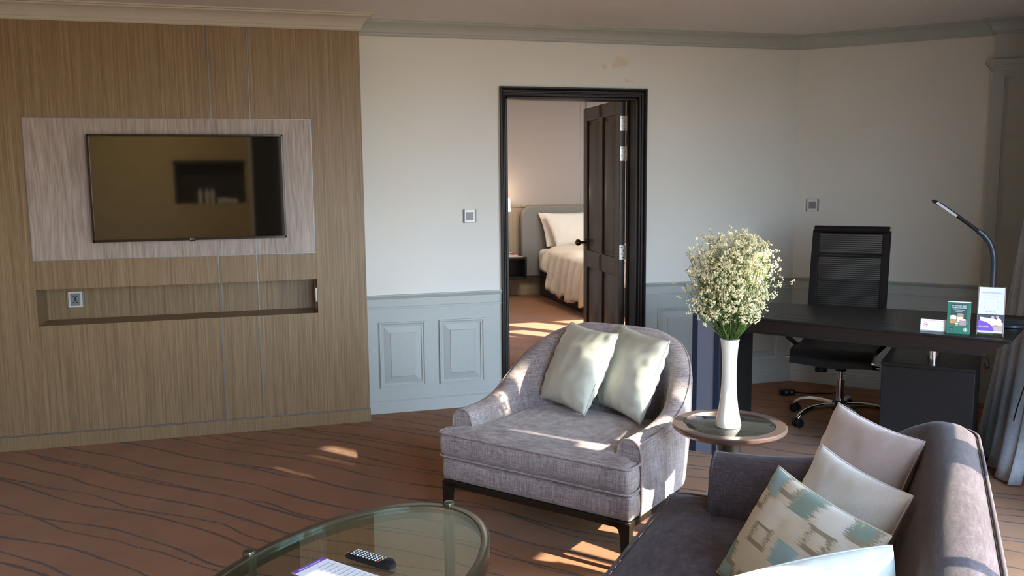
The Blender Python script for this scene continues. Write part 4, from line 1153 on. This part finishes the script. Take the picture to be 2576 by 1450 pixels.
sg = card_thing('menu_stand', 'clear acrylic stand with white and purple dining menu, right of the green card', 'stand', (3.124, 3.252, HD), -PI / 4 + .02)
w, h = .108, .225
slab((0, 0, .0), (w, 0, .0), (w + .0, .012, h), (0, .012, h), .0025, 'acrylic_front', 'acrylic', sg)
MB().bb((-.002, -.055, 0), (w + .002, .03, .003)).build('acrylic_foot', 'acrylic', sg)
slab((-.001, .001, .0), (.0015, .001, .0), (.0015, .013, h), (-.001, .013, h), -.004, 'acrylic_edge', 'greyprint', sg)
slab((w - .0015, .001, .0), (w + .001, .001, .0), (w + .001, .013, h), (w - .0015, .013, h), -.004, 'acrylic_edge', 'skinprint', sg)
tl_ = math.atan2(.012, h); T2 = Matrix.Translation((w / 2, -.0005, 0)) @ Matrix.Rotation(-tl_, 4, 'X') @ Matrix.Translation((0, -.0012, 0)) @ CR_
flat(rect(0, .117, w - .006, .208), 'white', 'menu_sheet', sg, T2)
text_mesh('heading', 'IN-ROOM DINING MENU', .0078, 'purple', sg, T2 @ Matrix.Translation((0, .196, .0008)), sx=.95)
text_mesh('subheading', 'SCAN TO ORDER', .0072, 'greyprint', sg, T2 @ Matrix.Translation((0, .183, .0008)))
m = MB()
fr = [(x * .027, .145 + y * .027) for x, y in ((-1, -.8), (-.8, -1), (.8, -1), (1, -.8), (1, .8), (.8, 1), (-.8, 1), (-1, .8))]
m.tube([(x, y, .0008) for x, y in fr], .0003, 4, closed=True); o = m.build('printed_frame', 'greyprint', sg); o.data.transform(T2)
text_mesh('room_number', 'ROOM 1812', .0078, 'darkprint', sg, T2 @ Matrix.Translation((0, .109, .0008)))
PH = w - .006
flat(rect(0, .0605, PH, .076), 'darkprint', 'photo_background', sg, T2, .0005)
flat([(-.042, .085), (.02, .078), (PH / 2, .06), (PH / 2, .0225), (-.042, .0225)], 'foam', 'photo_table', sg, T2, .0009)
flat([(.005, .048), (PH / 2, .056), (PH / 2, .0225), (.012, .0225)], 'skinprint', 'photo_cloth', sg, T2, .0013)
flat([(0, .05), (.002, .075), (.010, .083), (.018, .075), (.02, .055)], 'white', 'photo_person', sg, T2, .0017); flat(circ(.009, .086, .006, 14), 'skinprint', 'photo_person', sg, T2, .0021)
flat([(.018, .047), (.020, .072), (.030, .084), (.043, .076), (.046, .05)], 'white', 'photo_person', sg, T2, .0017); flat(circ(.027, .088, .006, 14), 'skinprint', 'photo_person', sg, T2, .0021)
flat([(.010, .045), (.022, .052), (.036, .046), (.022, .042)], 'coffee', 'photo_food', sg, T2, .0021)
pur = [(-PH / 2, .0225)] + [(-PH / 2 + .066 * math.sin(PI / 2 * (1 - k / 12.)), .0225 + .046 * math.sin(PI / 2 * k / 12.)) for k in range(13)]
flat(pur, 'purple', 'purple_corner', sg, T2, .0025)
text_mesh('brand_text', 'CENTARA', .0105, 'white', sg, T2 @ Matrix.Translation((-.028, .040, .0032)), sx=.95)

# ------------------------------------------------------------------ office chair
OC = EE(-.828, 5.56, 0)
oc = thing('office_chair', 'black mesh-back office chair behind the desk with chrome base', 'office chair', OC, -PI / 4 + PI)
# local: +x is the chair's left (towards room-left?), chair faces local +y ... (rotated so +y points to the desk)
bw = .205
back = [(-.04, .50), (-.085, .52), (-.10, .57), (-.115, .66), (-.13, .80), (-.155, .95), (-.185, 1.08), (-.21, 1.165)]
net = MB(); secs = []
for (y, z) in back[2:]: secs.append([(x, y - .012 * math.cos(x / bw * 1.2), z) for x in [-bw + .02 + (2 * bw - .04) * k / 8 for k in range(9)]])
net.loft(secs, close=False, cap=False); net.build('mesh_back', 'net', oc, smooth=60)
for sgn in (-1, 1):
    m = MB(); secs = []
    for i, (y, z) in enumerate(back):
        wd = .046
        secs.append([(sgn * bw - wd / 2, y - .012, z), (sgn * bw + wd / 2, y - .012, z), (sgn * bw + wd / 2, y + .012, z), (sgn * bw - wd / 2, y + .012, z)])
    m.loft(secs); m.build('back_rail', 'black', oc, bevel=.004)
m = MB(); m.tube([(-bw - .014, -.213, 1.168), (bw + .014, -.213, 1.168)], .024, 14); tr_ = m.build('top_bar', 'black', oc, smooth=40)
for sgn in (-1, 1): MB().cyl((sgn * (bw + .012), -.213, 1.168), (sgn * (bw + .021), -.213, 1.168), .016, 14).build('end_cap', 'chrome', tr_)
m = MB(); m.tube([(-bw + .01, -.205, 1.01), (bw - .01, -.205, 1.01)], .015, 12); cbx = m.build('cross_bar', 'chrome', oc, smooth=40)
m = MB(); secs = []
for (y, z) in [(-.08, .525), (0, .505), (.10, .50), (.20, .505), (.30, .515), (.37, .513), (.405, .487), (.415, .462)]:
    secs.append([(x, y, z - .012 * (1 - (x / .235) ** 2) + dz) for x, dz in [(-.225, 0), (-.12, 0), (0, 0), (.12, 0), (.225, 0), (.225, -.03), (0, -.035), (-.225, -.03)]])
m.loft(secs); m.build('seat', 'leather', oc, smooth=50)
for sgn in (-1, 1): MB().cyl((sgn * .222, .413, .465), (sgn * .237, .413, .465), .012, 12).build('seat_end_cap', 'chrome', oc)
for sgn in (-1, 1):
    m = MB(); m.tube([(sgn * .22, -.10, .53), (sgn * .27, -.11, .60), (sgn * .285, -.08, .645), (sgn * .285, .05, .655), (sgn * .285, .22, .65), (sgn * .282, .265, .61), (sgn * .27, .25, .55), (sgn * .225, .19, .495)], .014, 10); a_ = m.build('armrest', 'black', oc, smooth=50)
    MB().box((sgn * .285, .10, .660), (.05, .26, .022)).build('arm_pad', 'black', a_, bevel=.008)
m = MB(); m.box((0, .02, .405), (.16, .20, .05)); m.box((0, .02, .455), (.24, .05, .05)); m.cyl((-.15, .10, .378), (.15, .10, .378), .008); m.cyl((.13, .10, .378), (.21, .10, .378), .013); m.cyl((-.21, .06, .368), (-.12, .06, .368), .013)
m.lathe([(.01, -.03), (.034, -.03), (.036, -.02), (.034, -.005), (.01, 0)], (.10, .10, .355), 20)
m.cyl((0, 0, .385), (0, 0, .32), .032); m.build('tilt_mechanism', 'black', oc, bevel=.003)
for sgn in (-1, 1): MB().cyl((sgn * .21, .10 if sgn > 0 else .06, .378 if sgn > 0 else .368), (sgn * .225, .10 if sgn > 0 else .06, .378 if sgn > 0 else .368), .0135, 12).build('lever_cap', 'chrome', oc)
m = MB(); m.cyl((0, 0, .33), (0, 0, .26), .014, 16); m.cyl((0, 0, .27), (0, 0, .10), .025, 20); m.build('gas_lift', 'chrome', oc, smooth=40)
MB().lathe([(.01, .075), (.045, .075), (.05, .09), (.045, .125), (.03, .135), (.01, .135)], n=24).build('hub', 'black', oc, smooth=40)
for k in range(5):
    a = math.radians(5 + 72 * k) - (-PI / 4 + PI) + math.radians(180 + 0)
    a = math.radians((185, 113, 41, -31, -103)[k]) - (-PI / 4 + PI)
    d = Vector((math.cos(a), math.sin(a), 0))
    m = MB(); pts = [d * .03 + Vector((0, 0, .105)), d * .12 + Vector((0, 0, .112)), d * .20 + Vector((0, 0, .108)), d * .26 + Vector((0, 0, .092)), d * .295 + Vector((0, 0, .072)), d * .31 + Vector((0, 0, .055))]
    m.tube(pts, .016, 12, rs=[.02, .018, .017, .016, .015, .013]); lg_ = m.build('base_leg', 'chrome', oc, smooth=60)
    n_ = Vector((-d.y, d.x, 0)); c = d * .31
    w_ = MB()
    for s2_ in (-1, 1): w_.cyl(c + n_ * s2_ * .008 + Vector((0, 0, .028)), c + n_ * s2_ * .026 + Vector((0, 0, .028)), .027, 20)
    w_.cyl(c + Vector((0, 0, .03)), c + Vector((0, 0, .06)), .012, 10); w_.build('caster', 'black', lg_, bevel=.003)

# floor outlet block with cable behind the desk
fo = thing('socket_block', 'black two-gang socket block on the carpet behind the desk', 'extension socket', EE(-1.25, 6.08, 0), 0)
MB().box((0, 0, .022), (.10, .045, .036), -.15).build('socket_body', 'black', fo, bevel=.006)
MB().box((-.02, -.023, .026), (.022, .003, .014), -.15).build('socket_face', 'grey', fo); MB().box((.018, -.028, .026), (.022, .003, .014), -.15).build('socket_face', 'grey', fo)
MB().tube([(.05, -.007, .02), (.15, -.03, .008), (.22, -.05, .008), (.30, -.08, .01), (.34, -.10, .02), (.35, -.11, .16)], .005, 8).build('cable', 'black', fo)

# ------------------------------------------------------------------ curtain
cu = thing('curtain', 'grey-blue floor length drape hanging at the right edge', 'curtain', (0, 0, 0))
m = MB(); secs = []
NZ = 30
for i in range(NZ + 1):
    t = i / NZ; z = .012 + (2.36 - .012) * t
    row = []
    base_a = .28 - .275 * (1 - t) ** 1.0 + .02 * math.sin(t * 5)
    amp = .035 + .02 * (1 - t)
    for k in range(121):
        u = k / 120
        b_0 = 5.32 - .60 * (1 - smooth(.05, .62, z)); b = b_0 + (6.25 - b_0) * u
        ph_ = u * 2 * PI * 8.5 + .3 * math.sin(z * 2 + u * 5)
        a = base_a + amp * math.sin(ph_) + .03 * math.sin(u * 9 + z) + (.07 * (1 - t) * (1 - smooth(0, .25, u)))
        b += .018 * math.cos(ph_) + .01 * math.sin(z * 3 + k)*0
        p = EE(a, b, z); row.append(p)
    secs.append(row)
m.loft(secs, close=False, cap=False); o = m.build('drape', 'curtain', cu, smooth=80)
sl = o.modifiers.new('solid', 'SOLIDIFY'); sl.thickness = .004
MB().tube([EE(.34, 4.5, 2.37), EE(.34, 6.0, 2.37)], .012).build('curtain_track', 'steel', cu)

# ------------------------------------------------------------------ lights
def area(name, loc, rot, sx, sy, power, col, portal=False):
    l = bpy.data.lights.new(name, 'AREA'); l.shape = 'RECTANGLE'; l.size = sx; l.size_y = sy; l.energy = power; l.color = col
    if portal: l.cycles.is_portal = True
    o = bpy.data.objects.new(name, l); COL.objects.link(o); o.location = loc; o.rotation_euler = rot; return o
sun = bpy.data.lights.new('sun', 'SUN'); sun.energy = 26; sun.angle = math.radians(.6); sun.color = (1, .86, .68)
su = bpy.data.objects.new('sun', sun); COL.objects.link(su)
SEL = math.radians(30); SAZ = math.radians(-49.5)
sd_ = Vector((math.cos(SAZ) * math.cos(SEL), math.sin(SAZ) * math.cos(SEL), math.sin(SEL)))
su.rotation_euler = (-sd_).to_track_quat('-Z', 'Y').to_euler()
# sky portals in the window openings (direction into the room = -E1)
for b0, b1 in ((-.15, 2.27), (2.43, 4.1)):
    o = area('sky_portal', EE(WE1 + .12, (b0 + b1) / 2, 1.18), (0, 0, 0), b1 - b0, 2.24, 1, (1, 1, 1), True)
    o.rotation_euler = (-E1).to_track_quat('-Z', 'Y').to_euler()
    o.rotation_euler = Matrix((E2, Vector((0, 0, 1)), E1)).transposed().to_euler()
o = area('sky_portal', (4.8, D + .15, 1.37), (PI / 2, 0, 0), 2.2, 1.75, 1, (1, 1, 1), True)
o.rotation_euler = Matrix((Vector((-1, 0, 0)), Vector((0, 0, 1)), Vector((0, -1, 0)))).transposed().to_euler()
w = bpy.data.worlds.new('sky'); scene.world = w; w.use_nodes = True
wt = w.node_tree; bg = wt.nodes['Background']
tcw = wt.nodes.new('ShaderNodeTexCoord'); sxw = wt.nodes.new('ShaderNodeSeparateXYZ'); rw = wt.nodes.new('ShaderNodeValToRGB')
wt.links.new(tcw.outputs['Generated'], sxw.inputs[0])
mw = wt.nodes.new('ShaderNodeMapRange'); mw.inputs['From Min'].default_value = -1; mw.inputs['From Max'].default_value = 1
wt.links.new(sxw.outputs[2], mw.inputs[0]); wt.links.new(mw.outputs[0], rw.inputs[0])
e_ = rw.color_ramp.elements
e_[0].position = .0; e_[0].color = (.20, .155, .11, 1); e_[1].position = 1.; e_[1].color = (.42, .66, 1.1, 1)
for p_, c_2 in ((.44, (.24, .20, .16, 1)), (.49, (.62, .66, .70, 1)), (.53, (.80, .93, 1.1, 1)), (.7, (.55, .78, 1.15, 1))):
    q_ = e_.new(p_); q_.color = c_2
wt.links.new(rw.outputs[0], bg.inputs[0]); bg.inputs[1].default_value = 26.0
# bedside lamp bulb, then two added fill lights
pl_ = bpy.data.lights.new('bedside_bulb', 'POINT'); pl_.energy = 4; pl_.color = (1, .72, .45); pl_.shadow_soft_size = .05
o = bpy.data.objects.new('bedside_bulb', pl_); COL.objects.link(o); o.location = (2.865, 10.55, 1.30)
area('bedroom_fill_light', (3.4, 8.6, 2.58), (0, 0, 0), .9, .9, 42, (1, .94, .88))  # added fill to brighten the bedroom, no known ceiling lamp
area('rear_wall_fill_light', (-1.3, .35, 2.44), (math.radians(-48), 0, 0), .5, .3, 26, (1, .80, .50))  # added fill on the rear wall, brightens what the television reflects

# ------------------------------------------------------------------ render look
vs = scene.view_settings
vs.view_transform = 'Standard'; vs.look = 'None'; vs.gamma = 1; vs.exposure = 0.15; vs.use_curve_mapping = False
scene.cycles.use_denoising = True
scene.cycles.max_bounces = 10; scene.cycles.diffuse_bounces = 6; scene.cycles.transparent_max_bounces = 16
scene.cycles.sample_clamp_indirect = 8
